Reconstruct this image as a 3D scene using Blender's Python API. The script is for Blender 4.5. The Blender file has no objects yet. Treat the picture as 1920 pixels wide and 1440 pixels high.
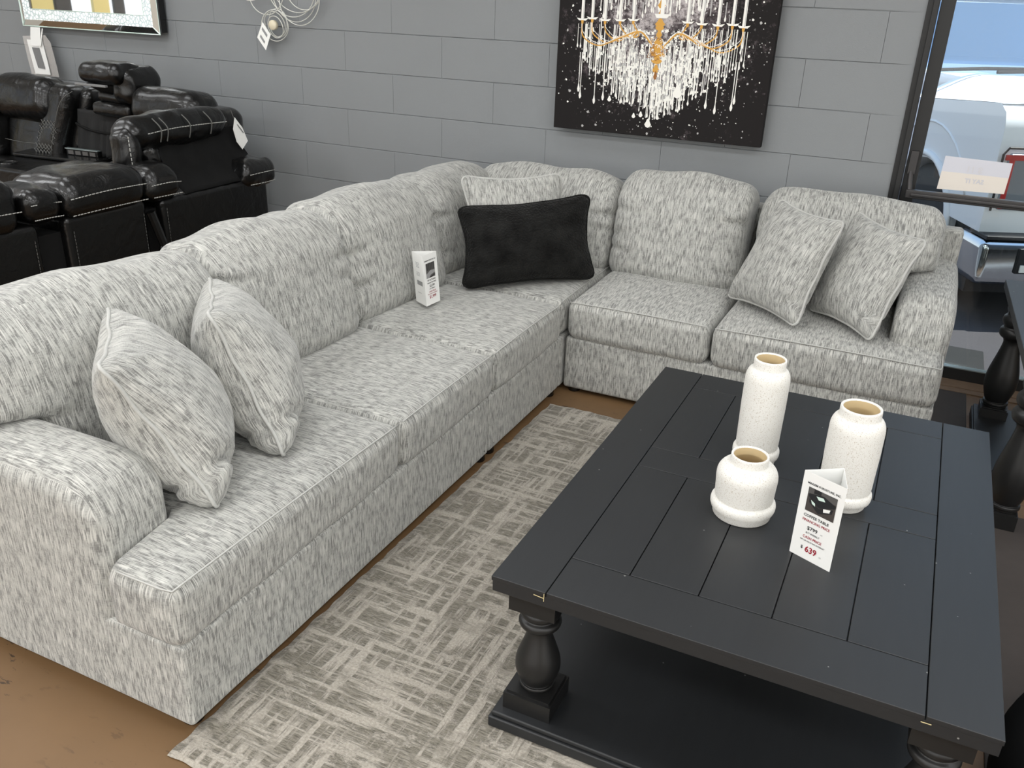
import bpy, math, random
from mathutils import Vector, Matrix, noise
random.seed(7)
D = bpy.data
COL = bpy.context.scene.collection
V = Vector
sin, cos, pi = math.sin, math.cos, math.pi

# ------------------------------------------------------------------ materials
MATS = {}
def new_mat(name):
    m = D.materials.new(name); m.use_nodes = True
    nt = m.node_tree; nt.nodes.clear()
    out = nt.nodes.new('ShaderNodeOutputMaterial')
    b = nt.nodes.new('ShaderNodeBsdfPrincipled')
    nt.links.new(b.outputs[0], out.inputs[0])
    MATS[name] = m
    return m, nt, b, out
def N(nt, t, **kw):
    n = nt.nodes.new(t)
    for k, v in kw.items():
        if hasattr(n, k): setattr(n, k, v)
        else: n.inputs[k.replace('_', ' ')].default_value = v
    return n
def L(nt, a, b): nt.links.new(a, b)
def srgb(r, g, b):
    f = lambda c: (c/255/12.92) if c/255 <= .04045 else ((c/255+.055)/1.055)**2.4
    return (f(r), f(g), f(b), 1)
def simple(name, col, rough=.5, metal=0, spec=.5, coat=0, bump=0, bscale=200, vary=0, vscale=8, emis=None):
    m, nt, b, out = new_mat(name)
    b.inputs['Base Color'].default_value = col
    b.inputs['Roughness'].default_value = rough
    b.inputs['Metallic'].default_value = metal
    b.inputs['Specular IOR Level'].default_value = spec
    b.inputs['Coat Weight'].default_value = coat
    tc = N(nt, 'ShaderNodeTexCoord')
    if vary:
        n = N(nt, 'ShaderNodeTexNoise', Scale=vscale, Detail=5.0)
        L(nt, tc.outputs['Object'], n.inputs['Vector'])
        mx = N(nt, 'ShaderNodeMix', data_type='RGBA')
        mx.inputs[6].default_value = tuple(c*(1-vary) for c in col[:3])+(1,)
        mx.inputs[7].default_value = tuple(min(1, c*(1+vary)) for c in col[:3])+(1,)
        L(nt, n.outputs[0], mx.inputs[0]); L(nt, mx.outputs[2], b.inputs['Base Color'])
    if bump:
        n2 = N(nt, 'ShaderNodeTexNoise', Scale=bscale, Detail=3.0)
        L(nt, tc.outputs['Object'], n2.inputs['Vector'])
        bp = N(nt, 'ShaderNodeBump', Strength=bump, Distance=.002)
        L(nt, n2.outputs[0], bp.inputs['Height']); L(nt, bp.outputs[0], b.inputs['Normal'])
    if emis:
        b.inputs['Emission Color'].default_value = emis[0]; b.inputs['Emission Strength'].default_value = emis[1]
    return m
def ramp(nt, stops, interp='LINEAR'):
    r = N(nt, 'ShaderNodeValToRGB'); cr = r.color_ramp; cr.interpolation = interp
    while len(cr.elements) < len(stops): cr.elements.new(.5)
    for e, (p, c) in zip(cr.elements, stops): e.position = p; e.color = c
    return r
def mathn(nt, op, a=None, b=None):
    n = N(nt, 'ShaderNodeMath', operation=op)
    for i, x in enumerate((a, b)):
        if x is None: continue
        if isinstance(x, (int, float)): n.inputs[i].default_value = x
        else: L(nt, x, n.inputs[i])
    return n.outputs[0]

def fabric(name, light, mid, dark, su=330, sv=31, s2=1.0):
    """chenille with slubs running along V"""
    m, nt, b, out = new_mat(name)
    uv = N(nt, 'ShaderNodeUVMap')
    def nz(sx, sy, sc, det, off, rough=.55):
        mp = N(nt, 'ShaderNodeMapping'); mp.inputs['Scale'].default_value = (sx, sy, 1); mp.inputs['Location'].default_value = (off, off*.7, off)
        L(nt, uv.outputs[0], mp.inputs[0])
        n = N(nt, 'ShaderNodeTexNoise', Scale=sc, Detail=det, Roughness=rough); L(nt, mp.outputs[0], n.inputs['Vector'])
        return n.outputs[0]
    a = nz(su, sv, 1, 2, 3.1, .6)
    a2 = nz(su*.38, sv*.8, 1, 1, 9.7, .5)
    c = nz(75*s2, 40*s2, 1, 4, 21.3, .7)
    cross = nz(60, 420, 1, 1, 40, .5)
    s = mathn(nt, 'ADD', mathn(nt, 'MULTIPLY', a, .62), mathn(nt, 'MULTIPLY', a2, .38))
    s = mathn(nt, 'ADD', s, mathn(nt, 'MULTIPLY', mathn(nt, 'SUBTRACT', c, .5), .34))
    s = mathn(nt, 'ADD', s, mathn(nt, 'MULTIPLY', mathn(nt, 'SUBTRACT', cross, .5), .22))
    r = ramp(nt, [(.38, dark), (.48, mid), (.54, light), (.64, tuple(min(1, q*1.15) for q in light[:3])+(1,))])
    L(nt, s, r.inputs[0])
    th = nz(su*1.35, sv*.62, 1, 0, 61, .5)
    th2 = ramp(nt, [(.60, (0,0,0,1)), (.66, (1,1,1,1))]); L(nt, th, th2.inputs[0])
    mx = N(nt, 'ShaderNodeMix', data_type='RGBA'); mx.inputs[7].default_value = srgb(204,203,197)
    L(nt, mathn(nt, 'MULTIPLY', th2.outputs[0], .75), mx.inputs[0]); L(nt, r.outputs[0], mx.inputs[6]); L(nt, mx.outputs[2], b.inputs['Base Color'])
    b.inputs['Roughness'].default_value = .85
    b.inputs['Specular IOR Level'].default_value = .25
    b.inputs['Sheen Weight'].default_value = .25; b.inputs['Sheen Roughness'].default_value = .5
    bp = N(nt, 'ShaderNodeBump', Strength=.45, Distance=.003)
    L(nt, s, bp.inputs['Height']); L(nt, bp.outputs[0], b.inputs['Normal'])
    return m
fabric('grey_chenille', srgb(168,168,163), srgb(150,150,146), srgb(116,116,113))
simple('welt', srgb(183,183,179), .85, spec=.2, bump=.4, bscale=400, vary=.12, vscale=120)

def plush():
    m, nt, b, out = new_mat('black_plush')
    uv = N(nt, 'ShaderNodeUVMap')
    w = N(nt, 'ShaderNodeTexVoronoi', Scale=110.0); L(nt, uv.outputs[0], w.inputs['Vector'])
    n = N(nt, 'ShaderNodeTexNoise', Scale=14.0, Detail=4.0); L(nt, uv.outputs[0], n.inputs['Vector'])
    r = ramp(nt, [(.3, (.0045,.0045,.0042,1)), (.75, (.016,.016,.015,1))]); L(nt, n.outputs[0], r.inputs[0])
    L(nt, r.outputs[0], b.inputs['Base Color']); b.inputs['Roughness'].default_value = .95; b.inputs['Specular IOR Level'].default_value = .1
    b.inputs['Sheen Weight'].default_value = .06
    bp = N(nt, 'ShaderNodeBump', Strength=.9, Distance=.005); bp.invert = True
    L(nt, w.outputs['Distance'], bp.inputs['Height']); L(nt, bp.outputs[0], b.inputs['Normal'])
plush()

def vinyl():
    m, nt, b, out = new_mat('black_vinyl')
    tc = N(nt, 'ShaderNodeTexCoord')
    b.inputs['Base Color'].default_value = (.0035,.0035,.0035,1)
    b.inputs['Roughness'].default_value = .30; b.inputs['Specular IOR Level'].default_value = .35; b.inputs['Coat Weight'].default_value = .35; b.inputs['Coat Roughness'].default_value = .14
    v = N(nt, 'ShaderNodeTexVoronoi', Scale=260.0); L(nt, tc.outputs['Object'], v.inputs['Vector'])
    n = N(nt, 'ShaderNodeTexNoise', Scale=13.0, Detail=3.0, Distortion=1.0); L(nt, tc.outputs['Object'], n.inputs['Vector'])
    h = mathn(nt, 'ADD', mathn(nt, 'MULTIPLY', v.outputs['Distance'], .12), mathn(nt, 'MULTIPLY', n.outputs[0], 2.2))
    bp = N(nt, 'ShaderNodeBump', Strength=.5, Distance=.006); L(nt, h, bp.inputs['Height']); L(nt, bp.outputs[0], b.inputs['Normal'])
vinyl()
simple('black_cloth', (.010,.010,.010,1), .9, spec=.15, bump=.5, bscale=60)
simple('grey_cloth', (.022,.022,.022,1), .85, spec=.2, bump=.5, bscale=60)
simple('stitch', srgb(175,175,170), .8)
simple('stitch_dim', srgb(95,95,92), .8)

def painted_wood(name, col, rough=.42, specks=True):
    m, nt, b, out = new_mat(name)
    tc = N(nt, 'ShaderNodeTexCoord')
    mp = N(nt, 'ShaderNodeMapping'); mp.inputs['Scale'].default_value = (1, .12, 1); L(nt, tc.outputs['Object'], mp.inputs[0])
    n = N(nt, 'ShaderNodeTexNoise', Scale=60.0, Detail=4.0); L(nt, mp.outputs[0], n.inputs['Vector'])
    mx = N(nt, 'ShaderNodeMix', data_type='RGBA'); mx.inputs[6].default_value = tuple(c*.85 for c in col[:3])+(1,); mx.inputs[7].default_value = tuple(c*1.15 for c in col[:3])+(1,)
    L(nt, n.outputs[0], mx.inputs[0]); last = mx.outputs[2]
    if specks:
        v = N(nt, 'ShaderNodeTexVoronoi', Scale=17.0); L(nt, tc.outputs['Object'], v.inputs['Vector'])
        lt = mathn(nt, 'LESS_THAN', v.outputs['Distance'], .035)
        m2 = N(nt, 'ShaderNodeMix', data_type='RGBA'); m2.inputs[7].default_value = (.35,.35,.33,1)
        L(nt, mathn(nt, 'MULTIPLY', lt, .6), m2.inputs[0]); L(nt, last, m2.inputs[6]); last = m2.outputs[2]
    L(nt, last, b.inputs['Base Color']); b.inputs['Roughness'].default_value = rough; b.inputs['Specular IOR Level'].default_value = .5
    bp = N(nt, 'ShaderNodeBump', Strength=.12, Distance=.001); L(nt, n.outputs[0], bp.inputs['Height']); L(nt, bp.outputs[0], b.inputs['Normal'])
painted_wood('black_wood', (.0155,.0168,.0185,1), .46)
painted_wood('black_wood_leg', (.009,.009,.009,1), .40, False)
simple('raw_wood', srgb(190,175,130), .8)
simple('shaded_black', (.002,.002,.002,1), .9, spec=.1)

def ceramic():
    m, nt, b, out = new_mat('speckled_ceramic')
    tc = N(nt, 'ShaderNodeTexCoord')
    n = N(nt, 'ShaderNodeTexNoise', Scale=420.0, Detail=2.0); L(nt, tc.outputs['Object'], n.inputs['Vector'])
    r = ramp(nt, [(.30, srgb(180,168,150)), (.41, srgb(226,224,218)), (1, srgb(232,230,225))]); L(nt, n.outputs[0], r.inputs[0])
    L(nt, r.outputs[0], b.inputs['Base Color']); b.inputs['Roughness'].default_value = .62; b.inputs['Specular IOR Level'].default_value = .35
    bp = N(nt, 'ShaderNodeBump', Strength=.15, Distance=.001); L(nt, n.outputs[0], bp.inputs['Height']); L(nt, bp.outputs[0], b.inputs['Normal'])
ceramic()
simple('ceramic_inside', srgb(214,192,150), .5)
simple('wall_paint', srgb(136,139,141), .55, spec=.35, bump=.35, bscale=240, vary=.035, vscale=3)
simple('plain_wall', srgb(205,200,190), .8)
simple('ceiling_paint', srgb(225,225,222), .9)

def floor_cover():
    m, nt, b, out = new_mat('tan_concrete')
    tc = N(nt, 'ShaderNodeTexCoord')
    n = N(nt, 'ShaderNodeTexNoise', Scale=1.3, Detail=6.0, Roughness=.6); L(nt, tc.outputs['Object'], n.inputs['Vector'])
    r = ramp(nt, [(.3, srgb(104,80,54)), (.7, srgb(118,91,62))]); L(nt, n.outputs[0], r.inputs[0])
    mp = N(nt, 'ShaderNodeMapping'); mp.inputs['Rotation'].default_value = (0,0,.6); mp.inputs['Scale'].default_value = (1, 3.2, 1); L(nt, tc.outputs['Object'], mp.inputs[0])
    n2 = N(nt, 'ShaderNodeTexNoise', Scale=13.0, Detail=5.0, Roughness=.65); L(nt, mp.outputs[0], n2.inputs['Vector'])
    r2 = ramp(nt, [(.60, (0,0,0,1)), (.63, (1,1,1,1))]); L(nt, n2.outputs[0], r2.inputs[0])
    n3 = N(nt, 'ShaderNodeTexNoise', Scale=2.2, Detail=2.0); L(nt, tc.outputs['Object'], n3.inputs['Vector'])
    r3 = ramp(nt, [(.45, (0,0,0,1)), (.6, (1,1,1,1))]); L(nt, n3.outputs[0], r3.inputs[0])
    mx = N(nt, 'ShaderNodeMix', data_type='RGBA'); mx.inputs[7].default_value = srgb(62,48,36)
    L(nt, mathn(nt, 'MULTIPLY', r2.outputs[0], r3.outputs[0]), mx.inputs[0]); L(nt, r.outputs[0], mx.inputs[6]); L(nt, mx.outputs[2], b.inputs['Base Color'])
    b.inputs['Roughness'].default_value = .45; b.inputs['Specular IOR Level'].default_value = .4
floor_cover()

def rug_mat():
    m, nt, b, out = new_mat('rug_pile')
    tc = N(nt, 'ShaderNodeTexCoord')
    def nz(sx, sy, det, off, rough=.5):
        mp = N(nt, 'ShaderNodeMapping'); mp.inputs['Scale'].default_value = (sx, sy, 1); mp.inputs['Location'].default_value = (off, off*.37, 0)
        L(nt, tc.outputs['Object'], mp.inputs[0])
        n = N(nt, 'ShaderNodeTexNoise', Scale=1.0, Detail=det, Roughness=rough); L(nt, mp.outputs[0], n.inputs['Vector']); return n.outputs[0]
    def band(x, lo, hi):
        r = ramp(nt, [(lo, (0,0,0,1)), (hi, (1,1,1,1))]); L(nt, x, r.inputs[0]); return r.outputs[0]
    bx = band(nz(3.6, 44, 4, 5, .6), .50, .57)      # light bars running along X
    by = band(nz(40, 3.6, 4, 15, .6), .50, .57)     # light bars running along Y
    area = nz(4.0, 4.0, 4, 33, .7)
    area2 = nz(4.2, 6.4, 4, 71, .7)
    light = mathn(nt, 'MAXIMUM', mathn(nt, 'MULTIPLY', bx, band(area, .38, .50)), mathn(nt, 'MULTIPLY', by, band(area2, .36, .5)))
    big = band(nz(9, 16, 6, 50, .75), .54, .60)
    light = mathn(nt, 'MAXIMUM', light, mathn(nt, 'MULTIPLY', big, .9))
    streak = nz(40, 260, 4, 80, .75)
    dk = ramp(nt, [(.33, srgb(74,70,62)), (.5, srgb(120,115,104)), (.68, srgb(152,146,134))]); L(nt, streak, dk.inputs[0])
    fine = nz(150, 150, 2, 90)
    lt = ramp(nt, [(.3, srgb(152,146,135)), (.7, srgb(182,175,164))]); L(nt, fine, lt.inputs[0])
    mx = N(nt, 'ShaderNodeMix', data_type='RGBA'); L(nt, light, mx.inputs[0]); L(nt, dk.outputs[0], mx.inputs[6]); L(nt, lt.outputs[0], mx.inputs[7])
    L(nt, mx.outputs[2], b.inputs['Base Color']); b.inputs['Roughness'].default_value = .95; b.inputs['Specular IOR Level'].default_value = .1
    b.inputs['Sheen Weight'].default_value = .2
    h = mathn(nt, 'ADD', mathn(nt, 'MULTIPLY', light, .6), mathn(nt, 'ADD', mathn(nt, 'MULTIPLY', fine, .5), mathn(nt, 'MULTIPLY', streak, .5)))
    bp = N(nt, 'ShaderNodeBump', Strength=.7, Distance=.006); L(nt, h, bp.inputs['Height']); L(nt, bp.outputs[0], b.inputs['Normal'])
rug_mat()
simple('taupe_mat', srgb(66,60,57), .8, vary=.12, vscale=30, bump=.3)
simple('paper', srgb(238,238,235), .7)
simple('paper_tag', srgb(246,246,242), .7)
simple('ink', srgb(30,30,32), .7)
simple('ink_grey', srgb(150,150,150), .7)
simple('ink_red', srgb(150,20,45), .7)
simple('canvas_side', (.02,.018,.018,1), .8)
def canvas():
    m, nt, b, out = new_mat('dark_canvas')
    tc = N(nt, 'ShaderNodeTexCoord')
    n = N(nt, 'ShaderNodeTexNoise', Scale=9.0, Detail=8.0, Roughness=.75); L(nt, tc.outputs['Object'], n.inputs['Vector'])
    n1 = N(nt, 'ShaderNodeTexNoise', Scale=60.0, Detail=4.0, Roughness=.7); L(nt, tc.outputs['Object'], n1.inputs['Vector'])
    sp = N(nt, 'ShaderNodeTexGradient', gradient_type='SPHERICAL')
    mp = N(nt, 'ShaderNodeMapping'); mp.inputs['Location'].default_value = (0.0, 0, -1.05); mp.inputs['Scale'].default_value = (1.75, 0.01, 1.8)
    L(nt, tc.outputs['Object'], mp.inputs[0]); L(nt, mp.outputs[0], sp.inputs[0])
    s = mathn(nt, 'MULTIPLY', n.outputs[0], mathn(nt, 'ADD', n1.outputs[0], .5))
    s = mathn(nt, 'ADD', s, mathn(nt, 'MULTIPLY', sp.outputs[1], .42))
    r = ramp(nt, [(.62, srgb(30,27,27)), (.76, srgb(84,76,78)), (.92, srgb(190,182,182))]); L(nt, s, r.inputs[0])
    L(nt, r.outputs[0], b.inputs['Base Color']); b.inputs['Roughness'].default_value = .7; b.inputs['Specular IOR Level'].default_value = .2
canvas()
simple('art_white', srgb(245,243,236), .6)
simple('art_grey', srgb(180,178,176), .6)
simple('art_gold', srgb(214,160,70), .6)
simple('art_brown', srgb(150,95,40), .6)
simple('mirror_glass', (.92,.93,.93,1), .02, 1)
simple('mirror_edge', srgb(215,235,225), .15, .0, coat=1)
simple('black_gloss', (.006,.006,.006,1), .2)
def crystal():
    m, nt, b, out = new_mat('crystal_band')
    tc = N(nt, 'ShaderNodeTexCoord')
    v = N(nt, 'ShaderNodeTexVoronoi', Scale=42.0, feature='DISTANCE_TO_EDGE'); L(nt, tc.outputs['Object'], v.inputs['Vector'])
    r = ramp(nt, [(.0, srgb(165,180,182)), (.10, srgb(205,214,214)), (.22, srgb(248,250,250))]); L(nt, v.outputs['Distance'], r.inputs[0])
    L(nt, r.outputs[0], b.inputs['Base Color']); b.inputs['Roughness'].default_value = .25; b.inputs['Coat Weight'].default_value = 1; L(nt, r.outputs[0], b.inputs['Emission Color']); b.inputs['Emission Strength'].default_value = .45  # emission added to make the crystal band glow brighter
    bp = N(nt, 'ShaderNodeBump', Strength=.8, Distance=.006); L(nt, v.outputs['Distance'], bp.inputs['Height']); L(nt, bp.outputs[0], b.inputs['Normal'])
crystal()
simple('silver_wire', srgb(225,225,218), .35, .3)
simple('cream_wax', srgb(226,216,190), .5)
simple('dark_metal', srgb(42,42,42), .45, .3)
simple('bar_metal', srgb(62,60,60), .4, .3)
simple('bright_metal', srgb(190,205,205), .3, .8)
simple('wood_strip', srgb(120,100,82), .7, vary=.2, vscale=40)
def glass(name, tint=(1,1,1,1), refl=.06):
    m, nt, b, out = new_mat(name); nt.nodes.remove(b)
    t = N(nt, 'ShaderNodeBsdfTransparent'); t.inputs[0].default_value = tint
    g = N(nt, 'ShaderNodeBsdfGlossy'); g.inputs['Roughness'].default_value = .02
    fr = N(nt, 'ShaderNodeFresnel', IOR=1.45)
    mx = N(nt, 'ShaderNodeMixShader'); L(nt, fr.outputs[0], mx.inputs[0]); L(nt, t.outputs[0], mx.inputs[1]); L(nt, g.outputs[0], mx.inputs[2]); L(nt, mx.outputs[0], out.inputs[0])
glass('window_glass', (.93,.96,.95,1))
def windshield():
    m, nt, b, out = new_mat('windshield_glass'); nt.nodes.remove(b)
    t = N(nt, 'ShaderNodeBsdfTransparent'); t.inputs[0].default_value = (.45,.6,.75,1)
    g = N(nt, 'ShaderNodeBsdfGlossy'); g.inputs['Roughness'].default_value = .05; g.inputs[0].default_value = (.75,.88,1,1)
    mx = N(nt, 'ShaderNodeMixShader'); mx.inputs[0].default_value = .45
    L(nt, t.outputs[0], mx.inputs[1]); L(nt, g.outputs[0], mx.inputs[2]); L(nt, mx.outputs[0], out.inputs[0])
windshield()
def film(name, col, fac):
    m, nt, b, out = new_mat(name)
    t = N(nt, 'ShaderNodeBsdfTransparent')
    mx = N(nt, 'ShaderNodeMixShader'); mx.inputs[0].default_value = fac
    b.inputs['Base Color'].default_value = col; b.inputs['Roughness'].default_value = .2
    L(nt, t.outputs[0], mx.inputs[1]); L(nt, b.outputs[0], mx.inputs[2]); L(nt, mx.outputs[0], out.inputs[0])
film('clear_plastic', srgb(230,225,220), .3)
film('paper_upper', srgb(222,222,230), .9)
film('paper_lower', srgb(238,230,220), .92)
simple('faint_ink', srgb(206,204,208), .8)
simple('car_paint', srgb(236,238,242), .35)
simple('chrome', srgb(200,205,212), .12, 1)
simple('tire', (.012,.013,.016,1), .7)
simple('red_lens', srgb(190,60,60), .15, coat=1)
simple('lamp_clear', srgb(170,176,184), .15, .5)
simple('asphalt', srgb(66,63,66), .9, vary=.1, vscale=5, bump=.5, bscale=80)
simple('car_dark', (.01,.01,.013,1), .5)
simple('cabin', srgb(120,140,165), .8)
simple('rosary_bead', srgb(200,235,245), .4)
simple('rubber', (.006,.006,.006,1), .8)
simple('silver_plastic', srgb(120,120,120), .5)
simple('reflection_yellow', srgb(238,220,150), .7)
simple('display_dark', srgb(84,82,80), .7)

# ------------------------------------------------------------------ mesh building
class MB:
    def __init__(s): s.v = []; s.f = []; s.uv = []; s.mi = []
    def add(s, verts, faces, uvs=None, M=None, mi=0, boxuv=True):
        o = len(s.v)
        loc = [V(p) for p in verts]
        for i, f in enumerate(faces):
            s.f.append([k+o for k in f]); s.mi.append(mi)
            if uvs is not None: s.uv.append([uvs[k] for k in f])
            else:
                n = (loc[f[1]]-loc[f[0]]).cross(loc[f[2]]-loc[f[0]])
                if n.length < 1e-12 and len(f) > 3: n = (loc[f[2]]-loc[f[0]]).cross(loc[f[3]]-loc[f[0]])
                a = (abs(n.x), abs(n.y), abs(n.z)); k = a.index(max(a))
                if k == 2: s.uv.append([(loc[q].y, loc[q].x) for q in f])
                elif k == 0: s.uv.append([(loc[q].y, -loc[q].z+.37) for q in f])
                else: s.uv.append([(loc[q].x+3.1, -loc[q].z+.37) for q in f])
        s.v += [(M @ p) if M else p for p in loc]
        return s
    def box(s, x0, y0, z0, x1, y1, z1, M=None, mi=0):
        p = [(x, y, z) for z in (z0, z1) for y in (y0, y1) for x in (x0, x1)]
        f = [(0,2,3,1), (4,5,7,6), (0,1,5,4), (2,6,7,3), (0,4,6,2), (1,3,7,5)]
        return s.add(p, f, M=M, mi=mi)
    def build(s, name, mats, parent=None, smooth=False, bevel=0, bseg=2, auto=None, origin=None):
        o0 = V(parent.get('_loc', (0,0,0))) if parent else (V(origin) if origin is not None else V((0,0,0)))
        me = D.meshes.new(name)
        me.from_pydata([tuple(p-o0) for p in s.v], [], s.f)
        uvl = me.uv_layers.new(name='UVMap')
        k = 0
        for fu in s.uv:
            for c in fu: uvl.data[k].uv = c; k += 1
        if isinstance(mats, str): mats = [mats]
        for m in mats: me.materials.append(MATS[m])
        for p, mi in zip(me.polygons, s.mi): p.material_index = mi; p.use_smooth = smooth
        me.validate(); me.update()
        o = D.objects.new(name, me); COL.objects.link(o)
        if parent:
            o.parent = parent
            pp = parent
            if '_loc' in parent: o['_loc'] = tuple(parent['_loc'])
        else:
            o.location = o0; o['_loc'] = tuple(o0)
        if bevel:
            b = o.modifiers.new('b', 'BEVEL'); b.width = bevel; b.segments = bseg; b.limit_method = 'ANGLE'; b.angle_limit = math.radians(40)
            if smooth is False:
                for p in me.polygons: p.use_smooth = True
                w = o.modifiers.new('w', 'WEIGHTED_NORMAL'); w.keep_sharp = False
        return o
def thing(name, label, cat, loc=(0,0,0), group=None):
    o = D.objects.new(name, None); COL.objects.link(o); o.location = loc; o['_loc'] = tuple(loc)
    o.empty_display_size = .05
    o['label'] = label; o['category'] = cat
    if group: o['group'] = group
    return o
def tag(o, label, cat, group=None, kind=None):
    if label: o['label'] = label
    if cat: o['category'] = cat
    if group: o['group'] = group
    if kind: o['kind'] = kind
    return o
def struct(o): o['kind'] = 'structure'; return o

def axis_pts(h, r, m, k):
    pts = []
    f = h-r
    for i in range(k, 0, -1): pts.append(-(f + r*math.tan(pi/4*i/k)))
    for i in range(m+1): pts.append(-f + 2*f*i/m)
    for i in range(1, k+1): pts.append(f + r*math.tan(pi/4*i/k))
    return pts
def rbox(hx, hy, hz, r, m=(8,8,4), k=4, bulge=(0,0,0), func=None, fk=None):
    """rounded box centred on the origin: verts, faces"""
    A = [axis_pts(h, r, mm, k) for h, mm in zip((hx,hy,hz), m)]
    H = (hx, hy, hz); vid = {}; verts = []; faces = []
    def put(p):
        key = tuple(round(c, 6) for c in p)
        if key not in vid:
            q = V(p); inner = V([max(-(H[i]-r), min(H[i]-r, q[i])) for i in range(3)])
            d = q-inner
            if d.length > 1e-9: q = inner + d.normalized()*r
            e = V(q)
            for i in range(3):
                if bulge[i]:
                    j, l = [(1,2), (0,2), (0,1)][i]
                    w = max(0, 1-(q[j]/H[j])**2)*max(0, 1-(q[l]/H[l])**2)
                    e[i] += bulge[i]*(w**.6)*(q[i]/H[i])
            if func: e = func(e)
            vid[key] = len(verts); verts.append(e)
        return vid[key]
    for ax in range(3):
        j, l = [(1,2), (2,0), (0,1)][ax]
        for sg in (-1, 1):
            for a in range(len(A[j])-1):
                for b in range(len(A[l])-1):
                    q = []
                    for (aa, bb) in ((a,b), (a+1,b), (a+1,b+1), (a,b+1)):
                        p = [0,0,0]; p[ax] = sg*H[ax]; p[j] = A[j][aa]; p[l] = A[l][bb]; q.append(put(p))
                    if sg < 0: q.reverse()
                    if len(set(q)) == 4: faces.append(q)
    return verts, faces
def lumps(amp, sc, seed=0.0):
    return lambda p: p + V((noise.noise(p*sc+V((seed,0,0))), noise.noise(p*sc+V((0,seed,5))), noise.noise(p*sc+V((9,0,seed)))))*amp
def smooth01(x, a, b):
    t = max(0, min(1, (x-a)/(b-a))); return t*t*(3-2*t)
def tube(pts, r, closed=False, n=8, taper=None):
    pts = [V(p) for p in pts]; vs = []; fs = []; uv = []
    m = len(pts); up0 = None; acc = 0
    for i, p in enumerate(pts):
        a = pts[(i-1) % m] if (closed or i > 0) else p
        b = pts[(i+1) % m] if (closed or i < m-1) else p
        t = (b-a)
        t = t.normalized() if t.length > 1e-9 else V((0,0,1))
        if up0 is None:
            up0 = V((0,0,1)) if abs(t.z) < .9 else V((1,0,0))
        s = t.cross(up0)
        if s.length < 1e-6: s = t.cross(V((0,1,0)))
        s.normalize(); up0 = s.cross(t).normalized()
        if i: acc += (p-pts[i-1]).length
        rr = r*(taper[i] if taper else 1)
        for k in range(n):
            a_ = 2*pi*k/n; vs.append(p + s*cos(a_)*rr + up0*sin(a_)*rr); uv.append((k/n*.03, acc))
    for i in range(m if closed else m-1):
        i2 = (i+1) % m
        for k in range(n):
            fs.append((i*n+k, i*n+(k+1) % n, i2*n+(k+1) % n, i2*n+k))
    if not closed:
        fs.append(tuple(range(n-1, -1, -1))); fs.append(tuple((m-1)*n+k for k in range(n)))
    return vs, fs, uv
def lathe(prof, n=32, cx=0, cy=0):
    vs = []; fs = []; uv = []
    for j, (r, z) in enumerate(prof):
        for k in range(n):
            a = 2*pi*k/n; vs.append(V((cx+r*cos(a), cy+r*sin(a), z))); uv.append((k/n, z))
    for j in range(len(prof)-1):
        for k in range(n):
            fs.append((j*n+k, j*n+(k+1) % n, (j+1)*n+(k+1) % n, (j+1)*n+k))
    fs.append(tuple(range(n-1, -1, -1)))
    fs.append(tuple((len(prof)-1)*n+k for k in range(n)))
    return vs, fs, uv
def spline(pts, n=8):
    pts = [V(p) for p in pts]; out = []
    for i in range(len(pts)-1):
        p0 = pts[max(i-1, 0)]; p1 = pts[i]; p2 = pts[i+1]; p3 = pts[min(i+2, len(pts)-1)]
        for k in range(n):
            t = k/n
            out.append(.5*((2*p1)+(p2-p0)*t+(2*p0-5*p1+4*p2-p3)*t*t+(-p0+3*p1-3*p2+p3)*t**3))
    out.append(pts[-1]); return out
def text_to(mb, s, size, M, mi=0, align='CENTER', bold=.0, xs=1.0):
    cu = D.curves.new('t', 'FONT'); cu.body = s; cu.size = size; cu.align_x = align; cu.offset = bold; cu.extrude = 0; cu.resolution_u = 2
    ob = D.objects.new('t', cu); COL.objects.link(ob)
    dg = bpy.context.evaluated_depsgraph_get(); dg.update()
    me = ob.evaluated_get(dg).to_mesh()
    vs = [V((v.co.x*xs, v.co.y, v.co.z)) for v in me.vertices]; fs = [tuple(p.vertices) for p in me.polygons]
    ob.evaluated_get(dg).to_mesh_clear()
    D.objects.remove(ob); D.curves.remove(cu)
    if vs: mb.add(vs, fs, uvs=[(0,0)]*len(vs), M=M, mi=mi)

# ================================================================== the room
WY = 4.30; XR = -.147
mb = MB()
U = .6215; RH = .2087; UX = -4.3267; ZA = 1.3767; gy = .0045
rows = range(-7, 8)     # row n lies between ZA-n*RH and ZA-(n+1)*RH
def zl(n): return ZA - n*RH
for n in rows:
    z1 = zl(n); z0 = zl(n+1)
    if z1 <= 0: continue
    z0 = max(z0, 0.0); 
    off = 0 if n % 2 == 0 else .5
    k = -6
    while True:
        xa = UX+(k+off)*U; xb = xa+U; k += 1
        if xa >= XR-.001: break
        xb = min(xb, XR)
        hg = .0032; vg = .0009
        xi0 = xa+vg; xi1 = xb-(vg if xb < XR else 0); zi0 = z0+hg; zi1 = z1-hg
        jit = (noise.noise(V((xa*3, n, 0)))*.0006)
        P = [(xa, WY+gy, z0), (xb, WY+(gy if xb < XR else 0), z0), (xb, WY+(gy if xb < XR else 0), z1), (xa, WY+gy, z1), (xi0, WY+jit, zi0), (xi1, WY+jit, zi0), (xi1, WY+jit, zi1), (xi0, WY+jit, zi1)]
        mb.add(P, [(4,5,6,7), (0,1,5,4), (1,2,6,5), (2,3,7,6), (3,0,4,7)])
zt = zl(-7)
mb.box(-8.2, WY+gy, 0, XR, WY+.2, 3.2)
struct(mb.build('wall_back', 'wall_paint'))
struct(MB().box(-8.2, -5, -.1, 4.2, WY, 0).build('floor', 'tan_concrete'))
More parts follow.
